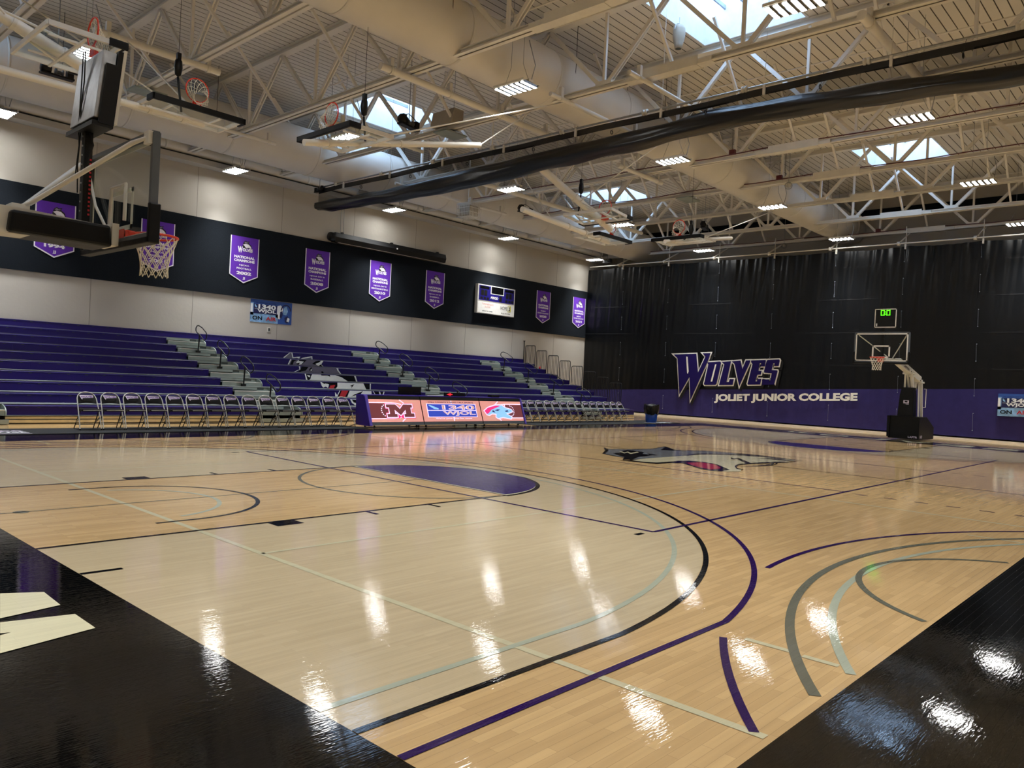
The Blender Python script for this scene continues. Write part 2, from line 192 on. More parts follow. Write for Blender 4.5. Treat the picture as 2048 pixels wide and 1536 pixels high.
class MB:
    def __init__(s, m=None):
        s.v = []; s.f = []; s.mi = []; s.sm = []; s.mats = []; s.cur = 0; s.T = None
        if m: s.m(m)
    def m(s, name):
        if name not in s.mats: s.mats.append(name)
        s.cur = s.mats.index(name); return s
    def add(s, vs, fs, smooth=False):
        b = len(s.v)
        for p in vs:
            p = Vector(p)
            if s.T is not None: p = s.T @ p
            s.v.append(p)
        for f in fs:
            s.f.append([b+i for i in f]); s.mi.append(s.cur); s.sm.append(smooth)
        return s
    def box(s, x0, x1, y0, y1, z0, z1):
        vs = [(x, y, z) for z in (z0, z1) for y in (y0, y1) for x in (x0, x1)]
        return s.add(vs, [(0, 2, 3, 1), (4, 5, 7, 6), (0, 1, 5, 4), (2, 6, 7, 3), (0, 4, 6, 2), (1, 3, 7, 5)])
    def cbox(s, c, d, bev=0):
        x, y, z = c; a, b, e = d[0]/2, d[1]/2, d[2]/2
        return s.box(x-a, x+a, y-b, y+b, z-e, z+e)
    def beam(s, p0, p1, w, h, up=(0, 0, 1)):
        p0 = Vector(p0); p1 = Vector(p1); d = (p1-p0).normalized(); u = Vector(up)
        if abs(d.dot(u)) > .99: u = Vector((0, 1, 0))
        sd = d.cross(u).normalized()*w/2; uu = sd.cross(d).normalized()*h/2
        vs = [p+a*sd+b*uu for p in (p0, p1) for a, b in ((-1, -1), (1, -1), (1, 1), (-1, 1))]
        return s.add(vs, [(3, 2, 1, 0), (4, 5, 6, 7), (0, 1, 5, 4), (1, 2, 6, 5), (2, 3, 7, 6), (3, 0, 4, 7)])
    def tube(s, pts, r, n=8, closed=False, cap=True):
        pts = [Vector(p) for p in pts]; k = len(pts); rings = []
        prev = None
        for i, p in enumerate(pts):
            if closed: d = (pts[(i+1) % k]-pts[i-1]).normalized()
            else: d = (pts[min(i+1, k-1)]-pts[max(i-1, 0)]).normalized()
            if prev is None:
                a = Vector((0, 0, 1)) if abs(d.z) < .9 else Vector((1, 0, 0))
                a = (a-d*a.dot(d)).normalized()
            else:
                a = (prev-d*prev.dot(d)).normalized()
            prev = a; b = d.cross(a)
            rr = r[i] if isinstance(r, (list, tuple)) else r
            rings.append([p+rr*(math.cos(2*PI*j/n)*a+math.sin(2*PI*j/n)*b) for j in range(n)])
        vs = [q for g in rings for q in g]; fs = []
        for i in range(k if closed else k-1):
            i2 = (i+1) % k
            for j in range(n):
                j2 = (j+1) % n; fs.append((i*n+j, i2*n+j, i2*n+j2, i*n+j2)) if False else fs.append((i*n+j, i*n+j2, i2*n+j2, i2*n+j))
        s.add(vs, fs, True)
        if cap and not closed:
            s.add(rings[0], [tuple(range(n-1, -1, -1))]); s.add(rings[-1], [tuple(range(n))])
        return s
    def lathe(s, c, prof, n=24, axis='z'):
        vs = []; 
        for r, h in prof:
            for j in range(n):
                a = 2*PI*j/n; q = (r*math.cos(a), r*math.sin(a), h)
                if axis == 'x': q = (q[2], q[0], q[1])
                if axis == 'y': q = (q[0], q[2], q[1])
                vs.append((c[0]+q[0], c[1]+q[1], c[2]+q[2]))
        fs = [(i*n+j, i*n+(j+1) % n, (i+1)*n+(j+1) % n, (i+1)*n+j) for i in range(len(prof)-1) for j in range(n)]
        return s.add(vs, fs, True)
    def poly(s, pts): return s.add(pts, [tuple(range(len(pts)))])
    def prism(s, pts, d):
        n = len(pts); d = Vector(d); top = [Vector(p)+d for p in pts]
        return s.add(list(pts)+top, [tuple(range(n-1, -1, -1)), tuple(range(n, 2*n))]+[(i, (i+1) % n, n+(i+1) % n, n+i) for i in range(n)])
    def text(s, t, o, A, B, bold=.0):
        vs, fs = text_geo(t, bold); o = Vector(o); A = Vector(A); B = Vector(B)
        return s.add([o+x*A+y*B for x, y in vs], fs)
    def build(s, name, parent=None, bevel=0):
        me = bpy.data.meshes.new(name); off = Vector((0, 0, 0))
        if parent is not None:
            off = WORLD[parent.name]
        me.from_pydata([tuple(p-off) for p in s.v], [], s.f)
        for m in s.mats: me.materials.append(M[m])
        me.polygons.foreach_set('material_index', s.mi); me.polygons.foreach_set('use_smooth', s.sm); me.update()
        o = bpy.data.objects.new(name, me); C.objects.link(o); o.parent = parent
        WORLD[o.name] = off.copy()
        if bevel:
            b = o.modifiers.new('edge', 'BEVEL'); b.width = bevel; b.segments = 2; b.limit_method = 'ANGLE'; b.angle_limit = .6
        return o
WORLD = {}
def tag(o, label, cat, group=None):
    o['label'] = label; o['category'] = cat
    if group: o['group'] = group
    return o
def struct(mb, name, parent=None, **k):
    o = mb.build(name, parent, **k)
    if parent is None: o['kind'] = 'structure'
    return o
def thing(name, label, cat, loc=(0, 0, 0), group=None):
    o = bpy.data.objects.new(name, None); C.objects.link(o); o.location = loc; o.empty_display_size = .2
    WORLD[o.name] = Vector(loc); return tag(o, label, cat, group)
def dup(root, loc, label, group=None, rotz=None):
    r = root.copy(); C.objects.link(r); r.location = loc; r['label'] = label; WORLD[r.name] = Vector(loc)
    if rotz is not None: r.rotation_euler = (0, 0, rotz)
    if group: r['group'] = group
    def rec(src, dst):
        for ch in list(src.children):
            c = ch.copy(); C.objects.link(c); c.parent = dst; rec(ch, c)
    rec(root, r); return r
def tri_poly(mb, pts2, fn):
    """a possibly concave outline, filled; fn maps 2D to 3D"""
    from mathutils.geometry import tessellate_polygon
    tr = tessellate_polygon([[Vector((a, b, 0)) for a, b in pts2]])
    P = [fn(a, b) for a, b in pts2]
    def flip(t):
        n = (Vector(P[t[1]])-Vector(P[t[0]])).cross(Vector(P[t[2]])-Vector(P[t[0]])); return n
    mb.add(P, [tuple(t) for t in tr])
def offset_poly(pts, d):
    n = len(pts); A = sum(pts[i][0]*pts[(i+1) % n][1]-pts[(i+1) % n][0]*pts[i][1] for i in range(n)); sg = 1 if A > 0 else -1; out = []
    for i in range(n):
        p0 = Vector(pts[i-1]); p1 = Vector(pts[i]); p2 = Vector(pts[(i+1) % n])
        e1 = (p1-p0).normalized(); e2 = (p2-p1).normalized(); n1 = Vector((e1.y, -e1.x))*sg; n2 = Vector((e2.y, -e2.x))*sg
        m = (n1+n2)
        if m.length < 1e-4: m = n1.copy()
        m.normalize(); k = d/max(.38, m.dot(n1)); q = p1+m*k; out.append((q.x, q.y))
    return out
# ---------------- floor and court markings ----------------
fl = MB('maple'); fl.box(-9, 42, -17, 19.4, -.12, 0)
LV = [0.0]
def lay(m): 
    LV[0] += .00035; fl.m(m); return LV[0]
def quad(x0, x1, y0, y1, z): fl.add([(x0, y0, z), (x1, y0, z), (x1, y1, z), (x0, y1, z)], [(0, 1, 2, 3)])
CL, HW = 28.65, 7.62
z = lay('border_black')
quad(-3.2, CL+2.0, HW, HW+1.3, z); quad(-3.2, CL+2.0, -HW-1.9, -HW, z); quad(-3.2, 0, -HW, HW, z); quad(CL, CL+2.0, -HW, HW, z)
def mir(x, e): return CL-x if e else x
def arcpts(cx, cy, r, a0, a1, n=72): return [(cx+r*math.cos(a0+(a1-a0)*i/n), cy+r*math.sin(a0+(a1-a0)*i/n)) for i in range(n+1)]
def strip(pts, wd, z, e=0, clip=None):
    n = len(pts); q = []
    for i, (x, y) in enumerate(pts):
        a = pts[max(i-1, 0)]; b = pts[min(i+1, n-1)]; dx, dy = b[0]-a[0], b[1]-a[1]; l = math.hypot(dx, dy)
        q.append(((x-dy/l*wd/2, y+dx/l*wd/2), (x+dy/l*wd/2, y-dx/l*wd/2)))
    for i in range(n-1):
        if clip and not (clip(*pts[i]) and clip(*pts[i+1])): continue
        P = [q[i][0], q[i][1], q[i+1][1], q[i+1][0]]
        P = [(mir(a, e), b, z) for a, b in P]
        if not e: P = P[::-1]
        A = sum(P[k][0]*P[(k+1) % 4][1]-P[(k+1) % 4][0]*P[k][1] for k in range(4))
        if A < 0: P = P[::-1]
        fl.add(P, [(0, 1, 2, 3)])
def fan(pts, z, e=0):
    P = [(mir(a, e), b, z) for a, b in pts]; A = sum(P[k][0]*P[(k+1) % len(P)][1]-P[(k+1) % len(P)][0]*P[k][1] for k in range(len(P)))
    if A < 0: P = P[::-1]
    fl.poly(P)
def three(r, yc):
    a = math.asin(yc/r); return [(0, -yc)]+arcpts(1.6, 0, r, -a, a, 96)+[(0, yc)]
zp = lay('pale_stain')
for e in (0, 1): fan(three(6.27, 6.27-.001), zp, e)
zk = lay('maple')
for e in (0, 1): quad(*( (0, 5.79) if not e else (CL-5.79, CL)), -1.83, 1.83, zk)
zf = lay('line_black')
for e in (0, 1): fan(arcpts(5.79, 0, 1.86, -PI/2, PI/2, 60), zf, e)
zf = lay('letter_cream')
for e in (0, 1): fan([(5.83, -1.79)]+arcpts(5.79, 0, 1.79, -PI/2+.03, PI/2-.03, 60)+[(5.83, 1.79)], zf, e)
zf = lay('paint_purple')
for e in (0, 1): fan(arcpts(5.86, 0, 1.745, -PI/2, PI/2, 60), zf, e)
zc = lay('line_cream')
for e in (0, 1):
    for x in (1.4, 10.05): strip([(x, -7.58), (x, 7.58)], .06, zc, e, lambda a, b: True)
    for y in (-3, 3): strip([(1.4, y), (10.05, y)], .045, zc, e)
    for s in (-1, 1):
        strip([(2.68, s*6.86), (2.68, s*7.17)], .055, zc, e); strip([(2.66, s*7.25), (2.66, s*7.47)], .055, zc, e)
        strip([(8.62, s*6.89), (8.64, s*7.43)], .05, zc, e)
zt = lay('line_teal')
for e in (0, 1):
    strip(three(6.0, 5.98), .05, zt, e); strip(arcpts(1.35, 0, 1.05, -1.35, 1.35, 30), .05, zt, e)
    for s in (-1, 1): strip(arcpts(5.64, s*12.75, 6.02, 0, 2*PI, 200), .06, zt, e, lambda a, b: abs(b) < 7.58)
zg = lay('line_grey')
for e in (0, 1):
    strip([(-.0, 0), (5.79, 0)], .03, zg, e); fan(arcpts(.37, 0, .075, 0, 2*PI, 24), zg, e)
    strip(arcpts(5.79, 0, 1.81, PI/2, PI*1.5, 48), .05, zg, e)
    for s in (-1, 1):
        strip(arcpts(5.64, s*12.75, 6.30, 0, 2*PI, 220), .065, zg, e, lambda a, b: abs(b) < 7.58)
        strip(arcpts(5.64, s*8.44, 1.75, 0, 2*PI, 120), .055, zg, e, lambda a, b: abs(b) < 7.59)
zb = lay('line_black')
for e in (0, 1):
    strip(three(6.30, 6.28), .05, zb, e)
    for s in (-1, 1):
        strip([(0, s*1.805), (5.79, s*1.805)], .05, zb, e)
        fan([(2.13, s*1.83), (2.44, s*1.83), (2.44, s*2.03), (2.13, s*2.03)], zb, e)
        for x in (3.38, 4.34, 5.31): fan([(x, s*1.83), (x+.05, s*1.83), (x+.05, s*2.03), (x, s*2.03)], zb, e)
        strip([(0, s*2.83), (.3, s*2.84)], .05, zb, e)
        fan([(5.02, s*4.44), (5.16, s*4.44), (5.16, s*4.50), (5.02, s*4.50)], zb, e)
    strip([(1.22, -1.26), (1.6, -1.26)]+arcpts(1.6, 0, 1.26, -PI/2, PI/2, 40)+[(1.6, 1.26), (1.22, 1.26)], .05, zb, e)
strip([(CL/2, -7.6), (CL/2, 7.6)], .05, zb); strip(arcpts(CL/2, 0, 1.83, 0, 2*PI, 90), .04, zb)
zq = lay('line_purple')
for e in (0, 1):
    strip([(0, -6.6)]+[(2.92, -6.6)]+arcpts(1.6, 0, 6.73, -math.acos(1.32/6.73), math.acos(1.32/6.73), 96)+[(2.92, 6.6), (0, 6.6)], .05, zq, e)
    strip([(5.33, -4.5), (5.33, 4.5)], .05, zq, e)
    for s in (-1, 1): strip(arcpts(5.64, s*12.75, 6.73, 0, 2*PI, 240), .05, zq, e, lambda a, b: abs(b) < 7.58 and math.hypot(a-1.6, b) > 6.82)
for s in (-1, 1): strip([(5.33, s*4.5), (CL-5.33, s*4.5)], .05, zq)
for x in (11.33, 17.33): strip([(x, -4.5), (x, 4.5)], .05, zq)
for i in range(6):
    for x in (11.2, 17.45): strip([(x, -4.7-.45*i), (x, -4.9-.45*i)], .045, zq)
zl = lay('letter_cream')
for pl in NEAR: tri_poly(fl, [tuple(p) for p in pl], lambda a, b: (a, b, zl))
for k, ch in enumerate('WOLVES'):
    y = 4.3-k*1.45; fl.text(ch, (CL+1.45, y, zl), (0, -1.1, 0), (-1.05, 0, 0), .03) if False else fl.text(ch, (CL+.45, y-1.1, zl), (0, 1.1, 0), (1.1, 0, 0), .03)
LV[0] += .0003
wm = {'b': 'line_black', 'g': 'wolf_grey', 'c': 'wolf_cream', 'r': 'wolf_red'}
tri_poly(fl.m('line_black'), offset_poly(COURT_WOLF[0][1], .05), lambda a, b: (a, b, LV[0]))
for c, pl in COURT_WOLF:
    zz = lay(wm[c[0]]); tri_poly(fl, pl, lambda a, b: (a, b, zz))
struct(fl, 'floor')
# ---------------- room shell ----------------
WY = 19.2; CZ = 11.45
wl = MB('wall_paint'); wl.box(-9, 42, WY, WY+.3, 0, CZ)
wl.m('wall_seam')
for k in range(-4, 9):
    x = 7.43+3.525*k; wl.box(x-.008, x+.008, WY-.004, WY+.01, 0, CZ)
struct(wl, 'wall_left')
struct(MB('wall_paint').box(38, 38.3, -17, WY, 0, CZ), 'wall_far')
struct(MB('wall_paint').box(-9, 42, -17, -16.7, 0, CZ), 'wall_right')
struct(MB('wall_paint').box(-9, -8.7, -17, WY, 0, CZ), 'wall_back')
b_ = MB('acoustic_black'); b_.box(-8.7, 35.0, WY-.06, WY, 4.32, 7.08); struct(b_, 'trim_1')
b_ = MB('wall_paint'); b_.box(-8.7, 36.2, WY-.55, WY, 8.93, 9.12); b_.m('deck_dark').box(-8.7, 36.2, WY-.5, WY-.02, 9.12, 9.17); struct(b_, 'trim_2')
b_ = MB('white_enamel'); b_.box(34.9, 35.0, -16, WY-1.4, 0, .075); struct(b_, 'trim_3')
b_ = MB('acoustic_black'); b_.box(37.92, 38, -16, WY, 10.6, 10.9); struct(b_, 'trim_4')
# roof deck with openings for the skylights
SKY = [(14.32, 17.58, -.75, 2.15), (14.32, 17.58, 13.05, 15.95), (29.12, 32.38, -.75, 2.15), (29.12, 32.38, 13.05, 15.95), (-.5, 2.78, -.75, 2.15), (-.5, 2.78, 13.05, 15.95), (14.32, 17.58, -14.5, -11.6), (29.12, 32.38, -14.5, -11.6)]
xs = sorted({-9, 42} | {s[0] for s in SKY} | {s[1] for s in SKY}); ys = sorted({-17, 19.5} | {s[2] for s in SKY} | {s[3] for s in SKY})
ce = MB('roof_deck')
for i in range(len(xs)-1):
    for j in range(len(ys)-1):
        cx = (xs[i]+xs[i+1])/2; cy = (ys[j]+ys[j+1])/2
        if any(s[0] < cx < s[1] and s[2] < cy < s[3] for s in SKY): continue
        ce.add([(xs[i], ys[j], CZ), (xs[i+1], ys[j], CZ), (xs[i+1], ys[j+1], CZ), (xs[i], ys[j+1], CZ)], [(3, 2, 1, 0)])
        ce.add([(xs[i], ys[j], CZ+.3), (xs[i+1], ys[j], CZ+.3), (xs[i+1], ys[j+1], CZ+.3), (xs[i], ys[j+1], CZ+.3)], [(0, 1, 2, 3)])
struct(ce, 'ceiling')
for k, (x0, x1, y0, y1) in enumerate(SKY):
    e = bpy.data.objects.new('window_%d' % (k+1), None); C.objects.link(e); e.location = (x0, y0, CZ); WORLD[e.name] = Vector(e.location); e['kind'] = 'structure'
    wv = MB('well_white'); h = CZ+.95; t = .06
    wv.box(x0-t, x0, y0-t, y1+t, CZ-.03, h); wv.box(x1, x1+t, y0-t, y1+t, CZ-.03, h); wv.box(x0, x1, y0-t, y0, CZ-.03, h); wv.box(x0, x1, y1, y1+t, CZ-.03, h)
    wv.build('skylight_well', e)
    g = MB('bar_grey')
    for q in range(1, 5):
        y = y0+(y1-y0)*q/5; g.box(x0, x1, y-.025, y+.025, h-.12, h)
    g.box((x0+x1)/2-.025, (x0+x1)/2+.025, y0, y1, h-.12, h); g.build('glazing_bars', e)
    MB('sky_glass').box(x0, x1, y0, y1, h, h+.01).build('pane', e)
# ---------------- roof trusses, ducts, pipes ----------------
ORD = ['first', 'second', 'third', 'fourth', 'fifth', 'sixth', 'seventh', 'eighth', 'ninth', 'tenth', 'eleventh', 'twelfth', 'thirteenth', 'fourteenth', 'fifteenth']
def truss():
    t = thing('roof_truss', '', 'roof truss', (0, 0, 9.25), 'white steel roof trusses')
    b = MB('white_steel'); b.box(-.13, -.02, -16.6, 19.15, 9.25, 9.27); b.box(.02, .13, -16.6, 19.15, 9.25, 9.27); b.box(-.035, -.02, -16.6, 19.15, 9.25, 9.38); b.box(.02, .035, -16.6, 19.15, 9.25, 9.38)
    b.box(-.1, .1, -16.6, 19.15, 9.37, 9.385); b.build('bottom_chord', t)
    b = MB('white_steel'); b.box(-.12, .12, -16.6, 19.15, 11.26, 11.28); b.box(-.02, .02, -16.6, 19.15, 11.28, 11.43); b.box(-.12, .12, -16.6, 19.15, 11.425, 11.44); b.build('top_chord', t)
    ys = [-.8+3.85*k for k in range(-4, 6)]
    for i, y in enumerate(ys):
        b = MB('white_steel').beam((0, y, 9.37), (0, y, 11.27), .075, .075); b.build('post', t)
        b = MB('white_steel'); b.box(-.05, .05, y-.25, y+.25, 9.38, 9.5); b.build('gusset', t)
        for s in (-1, 1):
            yt = y+s*1.925
            if yt < -16.6 or yt > 19.1: continue
            b = MB('white_steel'); g = .045
            b.beam((-g, y+s*.12, 9.4), (-g, yt, 11.27), .035, .1); b.beam((g, y+s*.12, 9.4), (g, yt, 11.27), .035, .1)
            for q in (.33, .66):
                yy = y+s*.12+(yt-y-s*.12)*q; zz = 9.4+1.87*q; b.box(-.07, .07, yy-.03, yy+.03, zz-.03, zz+.03)
            b.build('diagonal', t)
        yb = y+1.8
        if yb < 19: MB('white_steel').beam((.02, yb, 9.4), (-1.85, yb, 11.3), .07, .07).build('brace', t)
    b = MB('white_enamel'); 
    
    for y0, y1, h, q in ((.3, 1.8, .17, .0), (-.1, .29, .1, .006), (1.81, 2.3, .1, .006)): b.box(-.15+q, .15-q, y0, y1, 9.235+q, 9.25+h)
    b.box(-.16, -.151, .25, 1.85, 9.22, 9.45); b.box(.151, .16, .25, 1.85, 9.22, 9.45); b.build('splice_plate', t)
    return t
TX = [6.7+3.7*k for k in range(-2, 9)]
t0 = truss(); allt = []
for i, x in enumerate(reversed(TX)):
    lab = ('white steel roof truss hung over the far black curtain' if i == 0 else 'white steel roof truss, %s in from the far black curtain' % ORD[i])
    if i == 0: t0.location.x = x; t0['label'] = lab; allt.append(t0)
    else: allt.append(dup(t0, (x, 0, 9.25), lab))
for x, ln in ((25.2, 'fourth'), (36.3, 'first'), (21.5, 'fifth')):
    t = next(o for o in allt if abs(o.location.x-x) < .05)
    WORLD[t.name] = Vector((0, 0, 9.25)) if False else Vector((x, 0, 9.25))
    pts = [(x-.1, 18-1.4*k, 9.42+.03*math.sin(k*1.7)) for k in range(24)]
    b = MB('conduit_red').tube(pts, .018, 6, cap=False); b.m('conduit_red').box(x-.16, x-.04, 3.0, 3.2, 9.4, 9.55); b.build('conduit', t)
def duct(y, z, r, label):
    t = thing('air_duct', label, 'air duct', (0, y, z))
    b = MB('duct_white'); pr = [(r, -8.6), (r, 37)]; 
    b.lathe((0, y, z), pr, 40, 'x')
    for k in range(13):
        x = -6+3.3*k; b.lathe((0, y, z), [(r, x-.03), (r+.012, x-.03), (r+.012, x+.03), (r, x+.03)], 40, 'x')
    b.lathe((0, y, z), [(r, 36.9), (r+.04, 36.95), (r+.04, 37.05), (r, 37.1), (r, 37.95)], 40, 'x'); b.build('duct_run', t)
    for k in range(9):
        x = -4+4.6*k
        for s in (-1, 1): MB('black_steel').tube([(x, y+s*r*.98, z+.1), (x, y+s*r*.98, CZ)], .008, 5).build('hanger', t)
duct(5.0, 9.95, .76, 'big round off-white air duct running lengthwise over the court')
duct(16.4, 9.72, .83, 'big round off-white air duct running near the bleacher wall')
t = thing('wall_pipe', 'off-white pipe resting on the ledge high on the bleacher wall', 'pipe', (0, 18.85, 9.4))
b = MB('white_steel'); b.lathe((0, 18.82, 9.38), [(.2, -8.6), (.2, 35.5)], 24, 'x')
for k in range(15): b.lathe((0, 18.82, 9.38), [(.2, -5+2.9*k-.04), (.225, -5+2.9*k-.04), (.225, -5+2.9*k+.04), (.2, -5+2.9*k+.04)], 24, 'x')
b.build('pipe_run', t)
def pipe(name, label, cat, pts, r, m='white_steel', clamp=None, group=None):
    t = thing(name, label, cat, pts[0], group); MB(m).tube(pts, r, 14).build('tube', t)
    if clamp:
        for q in clamp:
            b = MB('white_enamel'); p = Vector(pts[0]).lerp(Vector(pts[-1]), q); d = (Vector(pts[-1])-Vector(pts[0])).normalized()*.04; b.tube([p-d, p+d], r*1.25, 12); b.box(p.x-.05, p.x+.05, p.y-.05, p.y+.05, p.z, p.z+.3); b.build('clamp', t)
    return t
pipe('sprinkler_pipe', 'thin white pipe, upper one of the pair along the bleacher wall', 'pipe', [(-8.6, 18.6, 9.78), (35.5, 18.6, 9.78)], .035)
pipe('sprinkler_pipe', 'thin white pipe, lower one of the pair along the bleacher wall', 'pipe', [(-8.6, 18.62, 9.6), (35.5, 18.62, 9.6)], .03)
for y, x0, x1, r, lab in ((10.17, 4.2, 7.2, .085, 'white support pipe between trusses above the raised hoop with the strap'), (6.35, 9.4, 16, .09, 'white support pipe clamped under trusses beside the wall speaker box'), (6.4, 19.6, 22.4, .08, 'short white support pipe beyond the divider curtain'),
                      (1.65, 13.2, 17.6, .06, 'thin white support pipe under the skylight over midcourt'), (4.1, 13.2, 17.6, .06, 'thin white support pipe crossing below the central air duct'), (11.0, 11.2, 14.8, .06, 'white support pipe behind the raised hoop under the skylight'), (15.2, 17, 23.4, .06, 'white support pipe near the caged heater'), (14.6, 6.4, 11.4, .06, 'white pipe under the trusses over the first bleacher aisle'), (-3.6, 13.5, 18, .1, 'white support pipe over the free side of the court'), (12.2, 18, 30, .09, 'long white support pipe above the far raised hoops')):
    pipe('support_pipe', lab, 'pipe', [(x0, y, 9.12), (x1, y, 9.12)], r, clamp=(.1, .9) if x1-x0 < 5 else (.05, .35, .65, .95), group='support pipes under the trusses')
pipe('branch_pipe', 'thin grey sprinkler branch pipe under the deck over midcourt', 'pipe', [(19.4, -9, 10.9), (19.4, 14, 10.9)], .025)
pipe('branch_pipe', 'thin grey sprinkler branch pipe under the deck before the divider curtain', 'pipe', [(12.2, -9, 10.9), (12.2, 14, 10.9)], .025)
# ---------------- ceiling lights ----------------
def light():
    t = thing('ceiling_light', '', 'ceiling light', (0, 0, 8.8), 'six strip ceiling lights')
    for k in range(6):
        y = -.425+.17*k; b = MB('lamp_tube'); b.box(-.26, .26, y-.042, y+.042, 8.781, 8.785); b.build('lamp', t)
    b = MB('galvanised')
    for k in range(6):
        y = -.425+.17*k; b.box(-.27, .27, y-.05, y+.05, 8.79, 8.83); b.box(-.27, .27, y-.052, y-.048, 8.772, 8.83); b.box(-.27, .27, y+.048, y+.052, 8.772, 8.83)
    b.m('white_enamel').box(-.3, -.272, -.5, .5, 8.80, 8.86); b.box(.272, .3, -.5, .5, 8.80, 8.86); b.box(-.08, .08, -.49, .49, 8.842, 8.9); b.build('frame', t)
    la = bpy.data.lights.new('ceiling_light_beam', 'AREA'); la.shape = 'RECTANGLE'; la.size = .5; la.size_y = .95; la.energy = BEAM; la.color = (.98, .99, 1); la.spread = 1.3
    lo = bpy.data.objects.new('beam', la); C.objects.link(lo); lo.parent = t; lo.location = (0, 0, -.06)
    b = MB('galvanised')
    for s in (-1, 1): b.tube([(0, s*.4, 8.9), (0, s*.2, 9.35), (0, s*.2, 11.4)], .006, 5)
    b.tube([(.06, -.42, 8.86), (.16, -.46, 9.3), (.02, -.34, 9.9)], .011, 6); b.build('cable', t)
    return t
l0 = light(); first = True
RN = ['along the bleacher wall', 'second from bleacher wall', 'over midcourt', 'over the free court side', 'behind the free sideline']
for i in range(5, -1, -1):
    for j in range(5):
        x = 4.35+7.42*(i-1+0); 
        x = 4.35+7.42*(i-1); y = 17.95-6.98*j
        lab = 'lit strip ceiling light, %s from the far curtain, row %s' % (ORD[5-i], RN[j])
        if first: l0.location = (x, y, 8.8); l0['label'] = lab; WORLD[l0.name] = Vector((0, 0, 8.8)); first = False
        else: dup(l0, (x, y, 8.8), lab)
# ---------------- far curtain ----------------
cu = thing('wall_curtain', 'full-height black and purple curtain with white lettering closing off the far end', 'curtain', (35, 0, 0))
def zb(y): return 1.36+(16.1-y)*.0461
def wr(y, z):
    t = max(0, (z-4.6)/4); k = .35+.65*(math.sin(y*.9+1)*.5+.5)
    return (.016*math.sin(y*9+.6*math.sin(z*1.3))+.012*math.sin(y*17.3+z*.9))*(.35+2.2*t*k)+.03*math.sin(y*1.1+z*.5)+.012*math.sin(y*23+z*2.1)*t
def cloth(m, z0f, z1f, nz, name, y0=-16.5, y1=19.13, ny=900):
    b = MB(m); vs = []
    for j in range(nz+1):
        for i in range(ny+1):
            y = y0+(y1-y0)*i/ny; z = z0f(y)+(z1f(y)-z0f(y))*j/nz; vs.append((35+wr(y, z), y, z))
    b.add(vs, [(j*(ny+1)+i, (j+1)*(ny+1)+i, (j+1)*(ny+1)+i+1, j*(ny+1)+i+1) for j in range(nz) for i in range(ny)], True); return b.build(name, cu)
def ztop(y): return 8.42-.06*abs(math.sin((y-1.5)/3.02*PI))
cloth('curtain_black', zb, ztop, 26, 'upper_panel'); cloth('curtain_purple', lambda y: .14, zb, 8, 'lower_panel')
b = MB('curtain_hem')
for zz in (7.62, 6.12, 4.56, 3.03):
    vs = []; n = 300
    for i in range(n+1):
        y = -16.4+35.5*i/n; vs += [(35+wr(y, zz)-.012, y, zz-.012), (35+wr(y, zz)-.012, y, zz+.012)]
    b.add(vs, [(2*i, 2*i+1, 2*i+3, 2*i+2) for i in range(n)])
b.build('seam', cu)
b = MB('bar_grey')
for k in range(-5, 8):
    y = 1.52+3.0*k; 
    if y > 18.9: continue
    for q in range(6):
        za = .42+1.46*q; zb2 = za+.72
        x = 35-.05; xx = x
        b.tube([(34.93+wr(y, za)*.0, y, za), (34.93, y+.015, min(zb2, 8.2))], .0035, 4)
        for c_ in (za, zb2):
            if c_ < 8.3: b.lathe((34.925, y, c_), [(.0, -.012), (.018, -.012), (.018, .0), (0, .01)], 10, 'x')
b.build('cord', cu)
X1, X2, X3 = 34.935, 34.925, 34.905
b = MB('word_black')
for pl in WORD:
    q = [(y-.10, z-.11) for y, z in offset_poly(pl, .07)]
    k_ = WORD.index(pl)*.0008; tri_poly(b, q, lambda a, c: (X1+k_+.006, a, c)); tri_poly(b, offset_poly(pl, .09), lambda a, c: (X1+k_, a, c))
b.m('word_white')
for i_, pl in enumerate(WORD): tri_poly(b, offset_poly(pl, .06), lambda a, c: (X2-i_*.001, a, c))
b.m('word_purple')
for i_, pl in enumerate(WORD): tri_poly(b, pl, lambda a, c: (X3-i_*.0008, a, c))
b.m('word_white')
for pl in SLITS: tri_poly(b, pl, lambda a, c: (X3-.01, a, c))
b.build('large_lettering', cu)
b = MB('word_white'); b.text('JOLIET JUNIOR COLLEGE', (X2, 10.44, .90), (0, -7.22, .41), (0, 0, .47), .05)
b.build('small_lettering', cu)
b = MB('white_steel'); b.tube([(34.95, -16.5, 8.55), (34.95, 19.0, 8.55)], .03, 10)
b.build('track', cu)
for k in range(-5, 7):
    b = MB('white_enamel'); y = 1.5+3.02*k; b.box(34.88, 34.95, y-.03, y+.03, 8.28, 8.5); b.lathe((34.95, y+.3, 8.55), [(.05, -.06), (.09, -.06), (.09, .06), (.05, .06)], 12, 'y'); b.tube([(34.95, y, 8.55), (34.95, y, 9.3)], .015, 6)
    b.beam((34.9, y+.2, 8.62), (36.2, y+.2, 9.2), .05, .05); b.build('hook', cu)
